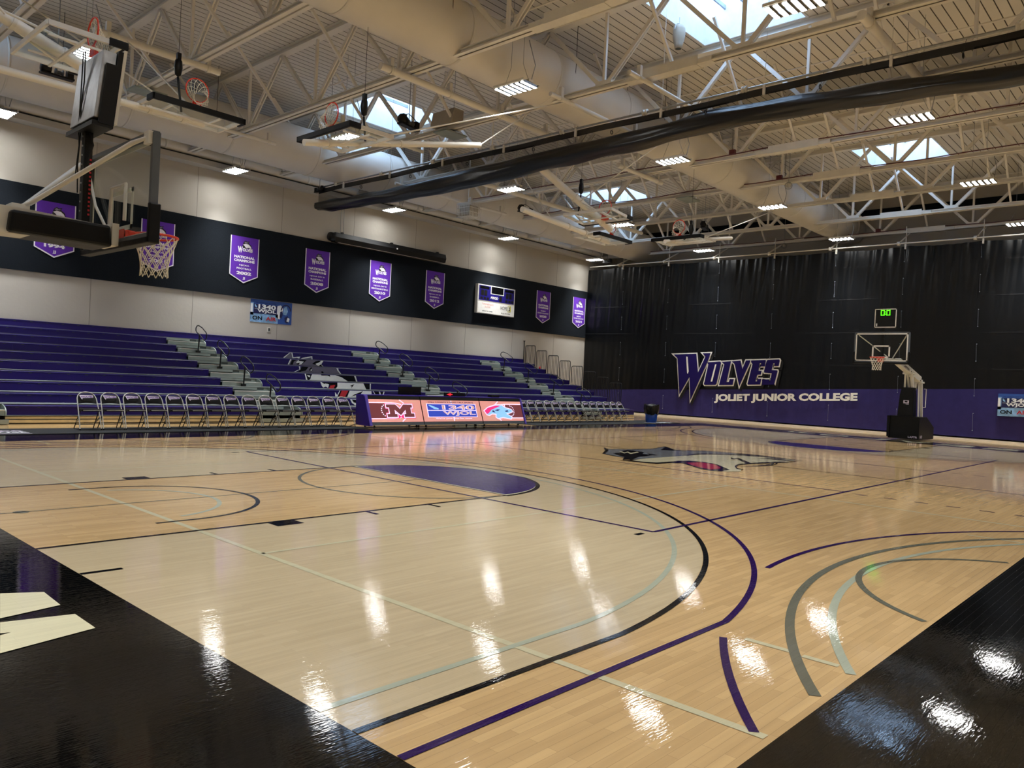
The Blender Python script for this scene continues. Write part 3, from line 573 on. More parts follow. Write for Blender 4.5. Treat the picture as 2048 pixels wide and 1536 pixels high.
# ---------------- divider curtain ----------------
dv = thing('divider_curtain', 'black divider curtain rolled up under the ceiling across midcourt', 'curtain', (15.1, 0, 8.7))
pipe_y = [18.9-1.0*k for k in range(36)]
b = MB('galvanised').tube([(15.1, 17.4, 8.84), (15.1, -16, 8.84)], .03, 10); b.build('rail', dv)
b = MB('divider_black')
ny = 240; vs = []
for i in range(ny+1):
    y = 17.6-33.5*i/ny; sg = .015*math.sin((y-8.5)/3.0*PI)
    for dz in (8.77, 8.6): vs.append((15.1+.01*math.sin(y*3), y, dz+sg-.0))
b.add(vs, [(2*i, 2*i+1, 2*i+3, 2*i+2) for i in range(ny)], True); b.build('hem', dv)
RK = [(17.6, 8.10, .16), (16.6, 8.04, .22), (14.5, 7.98, .22), (12, 7.96, .25), (8.5, 8.01, .29), (4, 8.12, .26), (0, 8.24, .25), (-3, 8.1, .22), (-6, 7.92, .19), (-10, 7.92, .22), (-17, 7.9, .2)]
def rollc(y):
    for (a, z0, h0), (c_, z1, h1) in zip(RK, RK[1:]):
        if y >= c_:
            u = (a-y)/(a-c_); u = min(1, max(0, u)); u = u*u*(3-2*u); return z0+(z1-z0)*u+.012*math.sin(y*2.3), h0+(h1-h0)*u+.012*math.sin(y*3.1)
    return 7.9, .2
b = MB('divider_black'); n = 28; vs = []; ny = 320
for i in range(ny+1):
    y = 17.6-33.5*i/ny; zc, h = rollc(y)
    for j in range(n):
        a = 2*PI*j/n; rr = 1+.07*math.sin(a*5+y*.8)+.05*math.sin(a*9-y*1.9)
        vs.append((15.1+.19*rr*math.cos(a), y, zc+h*rr*math.sin(a)))
b.add(vs, [(i*n+j, (i+1)*n+j, (i+1)*n+(j+1) % n, i*n+(j+1) % n) for i in range(ny) for j in range(n)], True)
b.add(vs[:n], [tuple(range(n))]); b.build('rolled_fabric', dv)
b = MB('mesh_net'); vs = []; ny = 120
for i in range(ny+1):
    y = 17.6-33.5*i/ny; zc, h = rollc(y); vs += [(15.1, y, zc+h*.8), (15.1, y, 8.63)]
b.add(vs, [(2*i, 2*i+1, 2*i+3, 2*i+2) for i in range(ny)]); b.build('net', dv)
for k in range(12):
    b = MB('white_enamel'); y = 15.9-2.8*k; b.box(15.05, 15.1, y-.03, y+.03, 8.6, 8.83); b.lathe((15.1, y+.5, 8.84), [(.035, -.07), (.08, -.07), (.08, -.02), (.035, -.02), (.035, .02), (.08, .02), (.08, .07), (.035, .07)], 14, 'y'); b.tube([(15.1, y, 8.86), (15.1, y, CZ-.01)], .006, 5) if k not in (0, 4) else None; b.build('clamp', dv)
for k in range(11):
    b = MB('black_steel'); y = 14.5-2.8*k; b.tube([(14.88+.05*math.cos(a), y, 8.42+.05*math.sin(a)) for a in [i*PI/5 for i in range(10)]], .012, 5, closed=True); b.tube([(14.89, y, 8.44), (15.05, y, 8.8)], .005, 4); b.build('strap_ring', dv)
def winch(c, label, rot=0, s=1.0, ax='x'):
    t = thing('hoist_winch', label, 'winch', c, 'black hoist winches'); x, y, z = c; old = None
    Mx = Matrix.Translation(c) @ Matrix.Rotation(rot, 4, 'Z') @ Matrix.Scale(s, 4)
    b = MB('black_steel'); b.T = Mx; b.box(-.42, .42, -.1, .1, -.02, .03); b.build('tray', t)
    b = MB('black_steel'); b.T = Mx; b.lathe((-.28, 0, .15), [(0, -.12), (.12, -.12), (.13, .0), (.12, .12), (0, .12)], 18, 'x'); b.box(-.35, -.2, -.08, .08, .2, .3); b.build('motor', t)
    b = MB('dark_grey_steel'); b.T = Mx; b.lathe((.05, 0, .12), [(0, -.1), (.1, -.1), (.1, -.08), (.05, -.07), (.05, .07), (.1, .08), (.1, .1), (0, .1)], 18, 'x'); b.build('drum', t)
    b = MB('black_steel'); b.T = Mx; b.box(.24, .4, -.09, .09, .03, .24); b.build('control_box', t)
    b = MB('black_steel'); b.T = Mx; b.tube([(-.3, -.05, .26), (-.15, -.1, .34), (.1, -.1, .28), (.3, -.05, .24)], .012, 6); b.build('cable', t)
    MB('galvanised').tube([(x, y, z+.02), (x, y, CZ-.01)], .012, 6).build('hanger', t)
    return t
winch((4.55, 13.8, 9.0), 'black hoist winch above the first banner, tied to a white pipe', 0, .95)
winch((12.6, 9.1, 9.0), 'black hoist winch in front of the skylight over the bleachers', .2)
winch((23.4, 14.0, 9.05), 'black hoist winch beyond the divider curtain, high near the bleacher wall', 0)
winch((30.4, 9.0, 9.1), 'black hoist winch above the furthest raised hoop', .3)
winch((15.1, 17.55, 8.68), 'black winch motor at the wall end of the divider curtain', PI/2, .7)
winch((34.2, 17.2, 8.6), 'black winch motor at the corner end of the far curtain track', PI/2, .7)
# ---------------- bleachers ----------------
def YF(j): return 11.75+.815*j
def ZT(j): return .435+.2575*j
def DK(j): return ZT(j)-.225
AX = [(1.8, 3.2), (9.66, 11.05), (17.52, 18.9), (25.3, 26.66)]
XL, XR = -8.4, 29.46
SEC = [(XL, AX[0][0]), (AX[0][1], AX[1][0]), (AX[1][1], AX[2][0]), (AX[2][1], AX[3][0]), (AX[3][1], XR)]
bl = thing('bleachers', 'purple telescopic bleachers with grey aisles along the long wall', 'bleachers', (0, 11.5, 0))
for j in range(10):
    y = YF(j); zt = ZT(j); zd = DK(j)
    for a, c in (SEC if j < 9 else [(XL, XR)]):
        b = MB('seat_purple'); n = max(1, round((c-a)/.46)); yb = min(y+.29, 19.13)
        b.add([(a, y+.012, zt-.03), (c, y+.012, zt-.03), (c, y, zt-.012), (a, y, zt-.012), (a, y+.02, zt), (c, y+.02, zt)], [(0, 1, 2, 3), (3, 2, 5, 4)])
        b.box(a, c, y+.012, y+.04, zd, zt-.03)
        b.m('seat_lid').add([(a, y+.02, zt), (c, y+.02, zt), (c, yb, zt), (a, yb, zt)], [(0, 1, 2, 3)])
        b.m('seat_purple').box(a, c, yb-.02, yb, zd, zt-.001); b.box(a, a+.02, y+.02, yb, zd, zt-.001); b.box(c-.02, c, y+.02, yb, zd, zt-.001)
        b.m('step_dark')
        for k in range(n*1):
            xx = a+(c-a)*(k+.5)/n; b.box(xx-.035, xx+.035, y+.004, y+.013, zt-.05, zt-.035)
        b.m('seat_purple')
        for k in range(1, n//3): 
            xx = a+(c-a)*k*3/n; b.box(xx-.003, xx+.003, y+.006, y+.013, zd, zt-.05)
        b.build('bench_seat', bl)
    ya = YF(j-1)+.29 if j else y-.02
    b = MB('deck_grey'); b.box(XL, XR, ya-.02, min(y+.36, 19.15), zd-.014, zd-.002)
    if j: b.box(XL, XR, ya, ya+.02, DK(j-1), zd-.014)
    b.build('deck', bl)
    if j < 9:
        for q, (a, c) in enumerate(AX):
            b = MB('step_grey'); z0 = zd; z1 = zd+.13
            b.box(a+.01, c-.04, y-.1, y+.27, z1-.025, z1); b.box(a+.01, c-.04, y-.1, y-.08, z0, z1-.025); b.m('white_steel').box(a+.01, c-.04, y-.106, y-.1, z1-.02, z1)
            b.m('step_grey').box(a+.01, c-.45, y+.24, y+.27, z1, zt+.01); b.box(a+.01, c-.04, y+.24, y+.27, z1, z1+.03)
            b.m('step_dark').box(a+.3, c-.2, y+.271, y+.28, z0, zt)
            b.m('step_grey')
            pf = [(c-.03, y+.29, zt+.02), (c-.03, y+.29, z0), (c-.03, y-.12, z0), (c-.03, y-.1, z0+.09)]+[(c-.03, y-.1+.3*math.sin(t*PI/12), z0+.09+(zt-z0-.07)*(1-math.cos(t*PI/12))) for t in range(1, 7)]
            pf = [(c-.03, y+.29, z0), (c-.03, y-.12, z0)]+[(c-.03, y-.12+.41*(1-math.cos(t*PI/16)), z0+.05+(zt-z0-.03)*math.sin(t*PI/16)) for t in range(9)]
            b.prism(pf, (.025, 0, 0)); b.build('aisle_step', bl)
b = MB('kick_wood')
for a, c in SEC:
    b.box(a, c, 11.74, 11.78, .025, .095); b.box(a, c, 11.76, 11.8, .115, .175)
    b.m('step_dark').box(a, c, 11.79, 11.83, .095, .21); b.m('kick_wood')
for a, c in AX: b.m('step_grey').box(a, c, 11.45, 11.75, .02, .1); b.box(a, c, 11.45, 11.5, .1, .12); b.m('kick_wood')
b.build('kick_panel', bl)
b = MB('step_dark'); b.box(XR-.03, XR, 12.2, 19.1, .02, DK(0)); 
for j in range(1, 10): b.box(XR-.03, XR, YF(j)+.1, 19.12, DK(j-1)-.03, DK(j)-.03)
b.build('end_panel', bl)
SM = {'g': 'wolf_seat_grey', 'w': 'print_white', 'b': 'print_black', 'r': 'print_red'}
mat('wolf_seat_grey', '6c6880', .5)
byrow = {}
for c, j, pl in SEAT_WOLF: byrow.setdefault(j, []).append((c, pl))
for j, L_ in byrow.items():
    b = MB('print_white')
    for k, (c, pl) in enumerate(L_):
        b.m(SM[c]); yy = YF(j)-.001-.0012*k; tri_poly(b, pl, lambda a, c_: (a, yy, c_))
    b.build('wolf_emblem', bl)
def handrail(x, j, label):
    y, z = YF(j)-.17, DK(j)
    t = thing('aisle_handrail', label, 'handrail', (x, y, z), 'black loop handrails in the aisles')
    b = MB('rail_black'); b.tube([(x, y, z), (x, y-.05, z+.64)], .024, 10); b.build('post', t)
    b = MB('rail_black'); b.box(x-.06, x+.06, y-.06, y+.06, z, z+.07); b.build('foot', t)
    L_ = [(.06, .94), (0, .93), (-.25, .85), (-.52, .70), (-.59, .62), (-.58, .52), (-.52, .45), (-.42, .42), (-.3, .47), (-.05, .62), (.16, .70), (.24, .77), (.24, .86), (.17, .93)]
    b = MB('rail_black'); b.tube([(x, y+a, z+c+.01) for a, c in L_], .02, 10, closed=True); b.build('loop', t)
nm = ['first', 'second', 'third', 'fourth']
for q, (a, c) in enumerate(AX):
    for j, wd in ((7, 'top'), (5, 'upper middle'), (3, 'lower middle'), (1, 'bottom')):
        handrail(a+.69 if q else a+.69, j, 'black loop handrail, %s one in the %s aisle from the near end' % (wd, nm[q]))
for j in range(1, 10):
    y0 = YF(j)+.04; y1 = min(YF(j)+.74, 19.14); z0 = DK(j)+.02; z1 = ZT(j)+1.0; x = 29.52
    t = thing('guard_rail', 'black barred guard rail on the curtain end of the bleachers, %s row up' % ORD[j], 'guard rail', (x, (y0+y1)/2, z0), 'guard rails at the end of the bleachers')
    r = .07; b = MB('rail_black')
    b.tube([(x, y0, z0), (x, y0, z1-r), (x, y0+.02, z1-.02), (x, y0+r, z1), (x, y1-r, z1), (x, y1-.02, z1-.02), (x, y1, z1-r), (x, y1, z0)], .02, 8); b.build('frame', t)
    b = MB('rail_black'); n = 7 if y1-y0 > .5 else 3
    for k in range(1, n): yy = y0+(y1-y0)*k/n; b.tube([(x, yy, z0+.04), (x, yy, z1-.01)], .011, 6)
    b.tube([(x, y0, z0+.04), (x, y1, z0+.04)], .014, 6); b.build('bars', t)
t = thing('red_cup', 'small red object left on the bleacher row by the end guard rails', 'cup', (29.2, YF(7)+.2, ZT(7)))
b = MB('print_red'); b.lathe((29.2, YF(7)+.2, ZT(7)), [(0, 0), (.04, 0), (.055, .13), (.05, .13), (.036, .01), (0, .01)], 16); b.build('body', t)
# ---------------- folding chairs ----------------
def chair():
    t = thing('folding_chair', '', 'chair', (0, 0, 0), 'team folding chairs facing the court')
    P = []
    for s in (-1, 1):
        side = [(s*.225, -.22, .0), (s*.222, -.12, .25), (s*.215, -.02, .45), (s*.205, .1, .65)]
        P.append(side)
    arch = [(.19*math.cos(a), .145+.06*math.sin(a), .71+.13*math.sin(a)) for a in [i*PI/10 for i in range(1, 10)]]
    b = MB('chair_metal'); b.tube(P[1]+[(.2, .135, .70)]+arch+[(-.2, .135, .70)]+P[0][::-1], .0125, 8); b.build('frame', t)
    for s in (-1, 1):
        b = MB('chair_black'); b.tube([(s*.19, -.1, .43), (s*.2, .05, .25), (s*.205, .24, .0)], .011, 8); b.m('chair_metal').beam((s*.215, -.1, .28), (s*.205, .1, .16), .012, .03); b.m('chair_black').tube([(s*.225, -.22, 0), (s*.225, -.222, .03)], .017, 8); b.build('leg', t)
    b = MB('chair_black'); b.tube([(-.2, .17, .1), (.2, .17, .1)], .009, 8); b.build('crossbar', t)
    b = MB('chair_black'); sp = [(-.2, -.22), (-.17, -.245), (.17, -.245), (.2, -.22), (.19, .15), (-.19, .15)]
    b.prism([(x, y, .42) for x, y in sp], (0, 0, .05)); b.m('chair_metal').box(-.19, .19, -.25, -.244, .44, .455); b.build('seat', t, bevel=.006)
    b = MB('chair_black'); n = 10; vs = []
    for j, (z, y0, hw) in enumerate(((.595, .085, .195), (.66, .115, .195), (.72, .15, .185), (.785, .185, .16))):
        for i in range(n+1):
            x = hw*(-1+2*i/n); vs.append((x, y0-.0+.035*(1-(x/hw)**2)-.01, z+(.02*(x/hw)**2*-1 if j == 0 else 0)))
    b.add(vs, [(j*(n+1)+i, j*(n+1)+i+1, (j+1)*(n+1)+i+1, (j+1)*(n+1)+i) for j in range(3) for i in range(n)], True); b.build('backrest', t)
    b = MB('badge_white'); f = lambda a, c: (a, .118+(c-.70)*.52-.004, c)
    tri_poly(b, [(-.155, .775), (.14, .765), (.135, .715), (-.09, .705), (-.1, .672), (-.125, .70)], f)
    b.m('badge_purple'); f2 = lambda a, c: (a, .118+(c-.70)*.52-.008, c)
    vs, fs = text_geo('WOLVES', .03); b.add([f2(-.13+.255*x, .718+.038*y) for x, y in vs], fs); b.build('badge', t)
    return t
c0 = chair(); 
def lab(i, where): return 'black folding chair with purple badge, %s %s' % (ORD[i], where)
c0.location = (4.34, 9.86, .012); c0['label'] = lab(0, 'in the row before the scorers table')
for i in range(1, 14+1): dup(c0, (4.34+.5*i, 9.86+random.uniform(-.01, .01), .012), lab(i, 'in the row before the scorers table'), rotz=random.uniform(-.03, .03))
for i in range(14): dup(c0, (19.77+.497*i, 10.27+random.uniform(-.01, .01), .012), lab(i, 'past the table toward the far curtain'), rotz=random.uniform(-.03, .03))
# ---------------- mats, bin ----------------
t = thing('sideline_mat', 'long black rubber mat under the chairs on the near side of the table', 'mat', (4.5, 9.5, 0))
b = MB('mat_black'); b.box(-2.5, 11.5, 8.92, 10.3, .002, .012); b.m('print_white')
for s, y, m_ in (('WOLVES', 9.75, 'badge_white'), ('FIELD HOUSE', 9.42, 'print_white'), ('JJC', 9.12, 'badge_white')): b.m(m_).text(s, (1.1, y-.2, .014), (1.9, 0, 0), (0, .26, 0), .02)
b.build('body', t)
t = thing('sideline_mat', 'long black rubber mat under the chairs by the far curtain', 'mat', (25, 9.7, 0))
b = MB('mat_black'); b.box(19.0, 29.0, 8.95, 10.75, .002, .012); b.m('print_white').text('WOLVES', (26.9, 9.0, .014), (1.6, 0, 0), (0, .55, 0), .03); b.build('body', t)
bx, by = 27.35, 9.45
t = thing('trash_bin', 'blue rubbish bin lined with a black bag by the far curtain', 'bin', (bx, by, .012))
b = MB('bin_blue'); b.lathe((bx, by, .012), [(0, 0), (.22, 0), (.25, .1), (.27, .45), (.265, .45), (.22, .02), (0, .02)], 28); b.build('body', t)
b = MB('bag_black'); b.lathe((bx, by, .012), [(.275, .36), (.30, .45), (.33, .60), (.315, .72), (.33, .79), (.27, .78), (.2, .6), (.0, .5)], 36)
for v in b.v: a = math.atan2(v.y-by, v.x-bx); k = 1+.06*math.sin(a*7)+.04*math.sin(a*13+v.z*9); v.x = bx+(v.x-bx)*k; v.y = by+(v.y-by)*k; v.z += .03*math.sin(a*3)
b.build('bag', t)
# ---------------- scorers table ----------------
tb = thing('scorers_table', 'long purple scorers table with three lit advertising screens', 'table', (15, 9.4, 0))
PF = [(9.02, .06), (9.33, .90), (9.38, .965), (9.74, .95), (9.70, .06)]
for x0, x1 in ((11.62, 11.72), (18.40, 18.47)):
    b = MB('table_purple'); b.prism([(x0, y, z) for y, z in PF], (x1-x0, 0, 0)); b.m('table_purple_light')
    b.beam((x0+.05, 8.995, .07), (x0+.05, 9.335, .955), x1-x0, .03, up=(0, -1, .3)); b.build('end_panel', tb, bevel=.012)
segs = [(11.72, 13.72), (13.74, 16.32), (16.34, 18.40)]
def TP(x, t, o=0): return (x, 9.02+.32*t-o*.94, .07+.88*t+o*.34)
def tq(b, x0, x1, t0, t1, o): b.add([TP(x0, t0, o), TP(x1, t0, o), TP(x1, t1, o), TP(x0, t1, o)], [(0, 1, 2, 3)])
for k, (x0, x1) in enumerate(segs):
    b = MB('table_purple'); b.box(x0, x1, 9.36, 9.74, .93, .965); b.box(x0, x1, 9.7, 9.73, .1, .93); b.build('table_top', tb)
    b = MB('screen_black'); b.prism([(x0, 9.03, .09), (x0, 9.345, .94), (x0, 9.42, .94), (x0, 9.2, .09)], (x1-x0, 0, 0)); b.m('dark_grey_steel'); tq(b, x0, x1, .01, .115, .004); b.m('black_steel'); tq(b, x0, x1, .87, .99, .004)
    b.m('led_pink'); tq(b, x0+.01, x1-.01, .12, .87, .006)
    b.m('led_tan')
    for i in range(12):
        a = x0+.02+(x1-x0-.6)*random.random(); tt = .14+.06*i; tq(b, a, a+.5, tt, tt+.022, .0065)
    b.build('screen', tb)
    g = MB('led_white'); F = lambda a, c, o=.010: TP(a, c, o)
    def line(pts, wd, m='led_white', o=.009):
        g.m(m)
        for (a, c), (d, e) in zip(pts, pts[1:]):
            dx, dy = d-a, (e-c)*.93; l = math.hypot(dx, dy) or 1; nx, ny = -dy/l*wd/2, dx/l*wd/2/.93
            g.add([F(a-nx, c-ny, o), F(a+nx, c+ny, o), F(d+nx, e+ny, o), F(d-nx, e-ny, o)], [(0, 3, 2, 1)])
    if k in (0, 2):
        s = 1 if k == 0 else -1; xb = x0+.01 if k == 0 else x1-.01
        X = lambda u: xb+s*u
        g.m('led_maroon'); g.add([F(X(0), .25, .008), F(X(.82), .25, .008), F(X(.82), .74, .008), F(X(0), .74, .008)], [(0, 1, 2, 3)])
        line([(X(0), .76), (X(.85), .76), (X(1.1), .73), (X(1.3), .66)], .025); line([(X(0), .23), (X(.85), .23), (X(1.1), .26), (X(1.3), .33)], .025); line([(X(.84), .76), (X(.84), .23)], .03)
        line([(X(1.15), .86), (X(1.32), .74), (X(1.42), .5), (X(1.32), .26), (X(1.15), .13)], .03)
        for i in range(9):
            a = PI/2+PI*(i+.5)/9; cx, cy = X(.62+.2*math.cos(a)*1.0), .5+.2*math.sin(a); g.m('led_white').add([F(cx-.018, cy-.018, .011), F(cx+.018, cy-.018, .011), F(cx+.018, cy+.018, .011), F(cx-.018, cy+.018, .011)], [(0, 1, 2, 3)])
    if k == 0:
        Mp = [(.62, .70), (.98, .70), (1.13, .55), (1.28, .70), (1.62, .70), (1.62, .60), (1.55, .60), (1.55, .40), (1.66, .40), (1.66, .28), (1.27, .28), (1.27, .38), (1.34, .38), (1.34, .52), (1.13, .34), (.92, .52), (.92, .38), (1.0, .38), (1.0, .28), (.62, .28), (.62, .38), (.72, .38), (.72, .60), (.62, .60)]
        Mp = [(x0+a, c) for a, c in Mp]
        g.m('led_magenta'); tri_poly(g, offset_poly(Mp, .045), lambda a, c: F(a, c, .012)); g.m('led_white'); tri_poly(g, offset_poly(Mp, .03), lambda a, c: F(a, c, .013)); g.m('led_maroon'); tri_poly(g, Mp, lambda a, c: F(a, c, .015))
    if k == 1:
        line([((x0+x1)/2, .13), ((x0+x1)/2, .86)], .04, o=.0075)
        g.m('led_white'); g.add([F(x0+.2, .27, .009), F(x1-.2, .27, .009), F(x1-.2, .75, .009), F(x0+.2, .75, .009)], [(0, 1, 2, 3)])
        g.m('led_blue'); g.add([F(x0+.23, .29, .010), F(x1-.23, .29, .010), F(x1-.23, .73, .010), F(x0+.23, .73, .010)], [(0, 1, 2, 3)])
        g.m('led_sky'); tri_poly(g, [(x0+.27, .69), (x0+.36, .70), (x0+.7, .58), (x0+.68, .54), (x0+.5, .56)], lambda a, c: F(a, c, .012)); line([(x0+.22, .51), (x1-.22, .51)], .02, 'led_white', .0125)
        for s_, a, c, wd, m1, m2 in (('1340', .85, .535, 1.45, 'led_white', 'led_tan'), ('WJOL', .85, .315, 1.45, 'led_white', 'led_tan')):
            vs, fs = text_geo(s_, .04); g.m(m1).add([F(x0+a+wd*x, c+.17*y, .013) for x, y in vs], fs)
            vs, fs = text_geo(s_, .0); g.m(m2).add([F(x0+a+.01+(wd-.02)*x, c+.01+.15*y, .015) for x, y in vs], fs)
        vs, fs = text_geo("WILL COUNTY'S NEWS TALK SPORTS", .02); g.m('led_navy').add([F(x0+.28+2.0*x, .775+.05*y, .011) for x, y in vs], fs)
        vs, fs = text_geo("We're your first for news", .02); g.m('led_white').add([F(x0+.5+1.6*x, .19+.06*y, .011) for x, y in vs], fs)
    if k == 2:
        o_ = [(.1, .5), (.3, .62), (.45, .66), (.7, .72), (1.0, .72), (1.15, .62), (1.45, .55), (1.5, .48), (1.3, .42), (1.15, .40), (1.4, .26), (1.35, .2), (.95, .26), (.7, .22), (.62, .27), (.66, .38), (.45, .4), (.3, .34), (.2, .36)]
        o_ = [(x0+.05+a*1.0, c) for a, c in o_]
        g.m('led_white'); tri_poly(g, offset_poly(o_, .03), lambda a, c: F(a, c, .012)); g.m('led_sky'); tri_poly(g, o_, lambda a, c: F(a, c, .013))
        g.m('led_magenta'); tri_poly(g, [(x0+.15, .5), (x0+.33, .61), (x0+.48, .65), (x0+.75, .70), (x0+1.0, .70), (x0+.75, .62), (x0+.5, .54), (x0+.35, .42), (x0+.24, .38)], lambda a, c: F(a, c, .015))
        g.m('led_navy')
        for q in ([(.6, .52), (.75, .56), (.9, .55), (.75, .50)], [(1.1, .5), (1.25, .53), (1.3, .48), (1.15, .46)], [(.45, .5), (.55, .52), (.62, .44), (.5, .45)]): tri_poly(g, [(x0+.05+a, c) for a, c in q], lambda a, c: F(a, c, .016))
    g.build('screen_graphic', tb)
b = MB('black_steel')
for x in (11.9, 13.6, 13.9, 16.1, 16.5, 18.2):
    for y in (9.15, 9.6): b.lathe((x, y, .03), [(0, -.02), (.03, -.02), (.03, .02), (0, .02)], 10, 'x'); b.box(x-.01, x+.01, y-.01, y+.01, .05, .12)
b.box(11.8, 18.3, 9.1, 9.6, .075, .1); b.build('caster_frame', tb)
t = thing('monitor', 'black flat monitor standing behind the scorers table', 'monitor', (13.92, 10.05, .93))
b = MB('screen_black'); b.box(13.46, 14.38, 10.02, 10.06, .97, 1.215); b.build('screen', t)
b = MB('black_steel'); b.box(13.86, 13.98, 9.66, 10.08, .965, .975) ; b.box(13.9, 13.94, 10.03, 10.08, .965, 1.0); b.build('stand', t)
t = thing('possession_arrow', 'black possession indicator box with red arrow on the scorers table', 'scoreboard', (15.7, 9.62, .965))
b = MB('black_steel'); b.box(15.05, 15.95, 9.58, 9.66, .966, 1.08); b.build('case', t)
b = MB('led_red'); tri_poly(b, [(15.1, 1.025), (15.28, 1.07), (15.28, .98)], lambda a, c: (a, 9.575, c)); b.box(15.28, 15.36, 9.574, 9.576, 1.01, 1.04); b.build('arrow_light', t)
t = thing('control_console', 'small black console box on the far third of the scorers table', 'console', (17.4, 9.6, .965))
b = MB('black_steel'); b.box(17.15, 17.55, 9.5, 9.7, .966, 1.05); b.build('case', t, bevel=.01)
t = thing('cable', 'black cable trailing over the floor at the near end of the table', 'cable', (11.5, 9.0, .02))
b = MB('rubber'); b.tube([(11.6, 9.6, .09), (11.2, 9.5, .02), (11.5, 9.1, .02), (12.2, 8.85, .02), (13.0, 8.95, .02), (13.6, 9.2, .03)], .012, 6); b.build('lead', t)
# ---------------- things on the long wall ----------------
BW = WY-.06
def wolf_icon(b, x, z, s, y):
    f = lambda a, c: (x+a*s, y, z+c*s)
    b.m('banner_black'); tri_poly(b, [(-.42, .2), (-.3, .62), (-.1, .8), (.05, .7), (.3, .78), (.2, .6), (.48, .38), (.56, .05), (.3, .12), (-.1, .02), (-.3, .1)], f)
    f = lambda a, c: (x+a*s, y-.002, z+c*s)
    b.m('banner_white'); tri_poly(b, [(-.36, .38), (-.1, .5), (.2, .46), (.42, .28), (.5, .1), (.2, .16), (-.05, .1), (-.2, .28)], f)
    b.m('banner_grey'); tri_poly(b, [(-.25, .58), (-.1, .7), (.02, .62), (.2, .66), (.1, .56), (-.1, .54)], f)
BAN = [(5.66, '1994', 'FOOTBALL', 'NJCAA', 'behind the padded arm of the close hoop', ''), (8.96, '2001', 'FOOTBALL', 'NJCAA', 'behind the net of the close hoop', ''), (12.30, '2002', 'FOOTBALL', 'NJCAA', 'above the blue radio poster', ''),
       (15.60, '2008', 'BASEBALL', 'NJCAA DIV III', 'next to the near end of the projector screen case', ''), (18.91, '2010', "MEN'S BASKETBALL", 'NJCAA DIV III', 'below the middle of the projector screen case', ''), (22.22, '2012', 'BASEBALL', 'NJCAA DIV III', 'between screen case and scoreboard', ''),
       (30.36, '2020', 'CROSS COUNTRY', "WOMEN'S", 'first past the scoreboard', ''), (33.64, '2021', 'CROSS COUNTRY', "MEN'S", 'last before the far curtain', '')]
for x0, yr, l2, l1, where, _ in BAN:
    t = thing('championship_banner', 'purple pointed championship banner ' + where, 'banner', (x0+.595, BW-.01, 4.85), 'purple championship banners')
    x1 = x0+1.19; y = BW-.02; b = MB('banner_white')
    b.prism([(x0, y, 6.645), (x0, y, 5.14), (x0+.595, y, 4.85), (x1, y, 5.14), (x1, y, 6.645)], (0, .012, 0))
    b.m('banner_purple'); tri_poly(b, [(x0+.035, 6.645), (x0+.035, 5.165), (x0+.595, 4.895), (x1-.035, 5.165), (x1-.035, 6.645)], lambda a, c: (a, y-.003, c)); b.build('cloth', t)
    b = MB('banner_white'); yy = y-.006; cx = x0+.595
    def ln(s, z, h, wd, bo=.03, ex=1): b.m('banner_white').text(s, (cx-wd/2, yy, z), (wd, 0, 0), (0, 0, h), bo)
    wolf_icon(b, cx+.06, 6.18, .42, yy)
    b.build('wolf_emblem', t); b = MB('banner_white')
    b.m('banner_white').text('W', (cx-.3, yy-.004, 6.02), (.2, 0, 0), (0, 0, .24), .05); b.text('OLVES', (cx-.1, yy-.004, 6.08), (.42, 0, 0), (0, 0, .13), .05)
    ln('NATIONAL', 5.80, .105, .86, .05); ln('CHAMPIONS', 5.665, .1, .86, .05); ln(l1, 5.50, .07, .42 if len(l1) < 8 else .72); ln(l2, 5.375, .07, .62 if len(l2) < 9 else .95)
    ln(yr, 5.17, .125, .62, .05); ln('JJ', 4.98, .11, .1); b.build('print', t)
t = thing('scoreboard', 'wall scoreboard, navy above and white sponsor panel below', 'scoreboard', (26.97, BW-.05, 4.95))
y = BW-.18
b = MB('white_enamel'); b.box(25.57, 28.38, y, BW, 4.94, 6.42); b.build('case', t)
b = MB('board_white'); b.box(25.6, 28.35, y-.012, y, 5.58, 6.40); b.m('board_navy').box(25.65, 28.30, y-.018, y-.01, 5.61, 6.37)
b.m('board_white').box(26.5, 27.5, y-.022, y-.012, 5.98, 6.40); b.m('screen_black').box(26.55, 27.45, y-.028, y-.018, 6.02, 6.37)
for a in (25.72, 27.58): b.box(a, a+.66, y-.024, y-.014, 6.2, 6.33)
b.m('lamp_off')
for a in (25.8, 27.66):
    for q in (0, .24): b.box(a+q, a+q+.2, y-.024, y-.014, 5.86, 6.14)
    for q in (0, .24, .46): b.box(a+q-.03, a+q+.13, y-.022, y-.014, 5.66, 5.78)
b.box(27.15, 27.35, y-.022, y-.014, 5.66, 5.92)
b.m('board_white').text('PERIOD', (26.5, y-.026, 5.73), (.55, 0, 0), (.03, 0, .13), .03); b.build('display_panel', t)
b = MB('board_white'); b.box(25.6, 28.35, y-.012, y, 4.96, 5.55); yy = y-.016
b.m('sign_pink').text('TOWNEPLACE', (25.9, yy, 5.38), (.85, 0, 0), (0, 0, .09)); b.text('SUITES', (26.12, yy, 5.25), (.4, 0, 0), (0, 0, .08)); b.m('print_black').text('(815) 741-2400', (25.95, yy, 5.03), (.75, 0, 0), (0, 0, .07), .02)
b.text('HOME', (27.3, yy, 5.24), (.52, 0, 0), (0, 0, .19)); b.m('sign_yellow'); b.box(27.85, 28.08, yy-.004, yy, 5.18, 5.5); b.m('board_white').box(27.87, 28.0, yy-.007, yy-.003, 5.21, 5.47); b.m('print_black').text('2', (27.9, yy-.01, 5.24), (.12, 0, 0), (0, 0, .2), .02)
b.text('(815) 725-2854', (27.35, yy, 5.03), (.7, 0, 0), (0, 0, .07), .02); b.build('sponsor_panel', t)
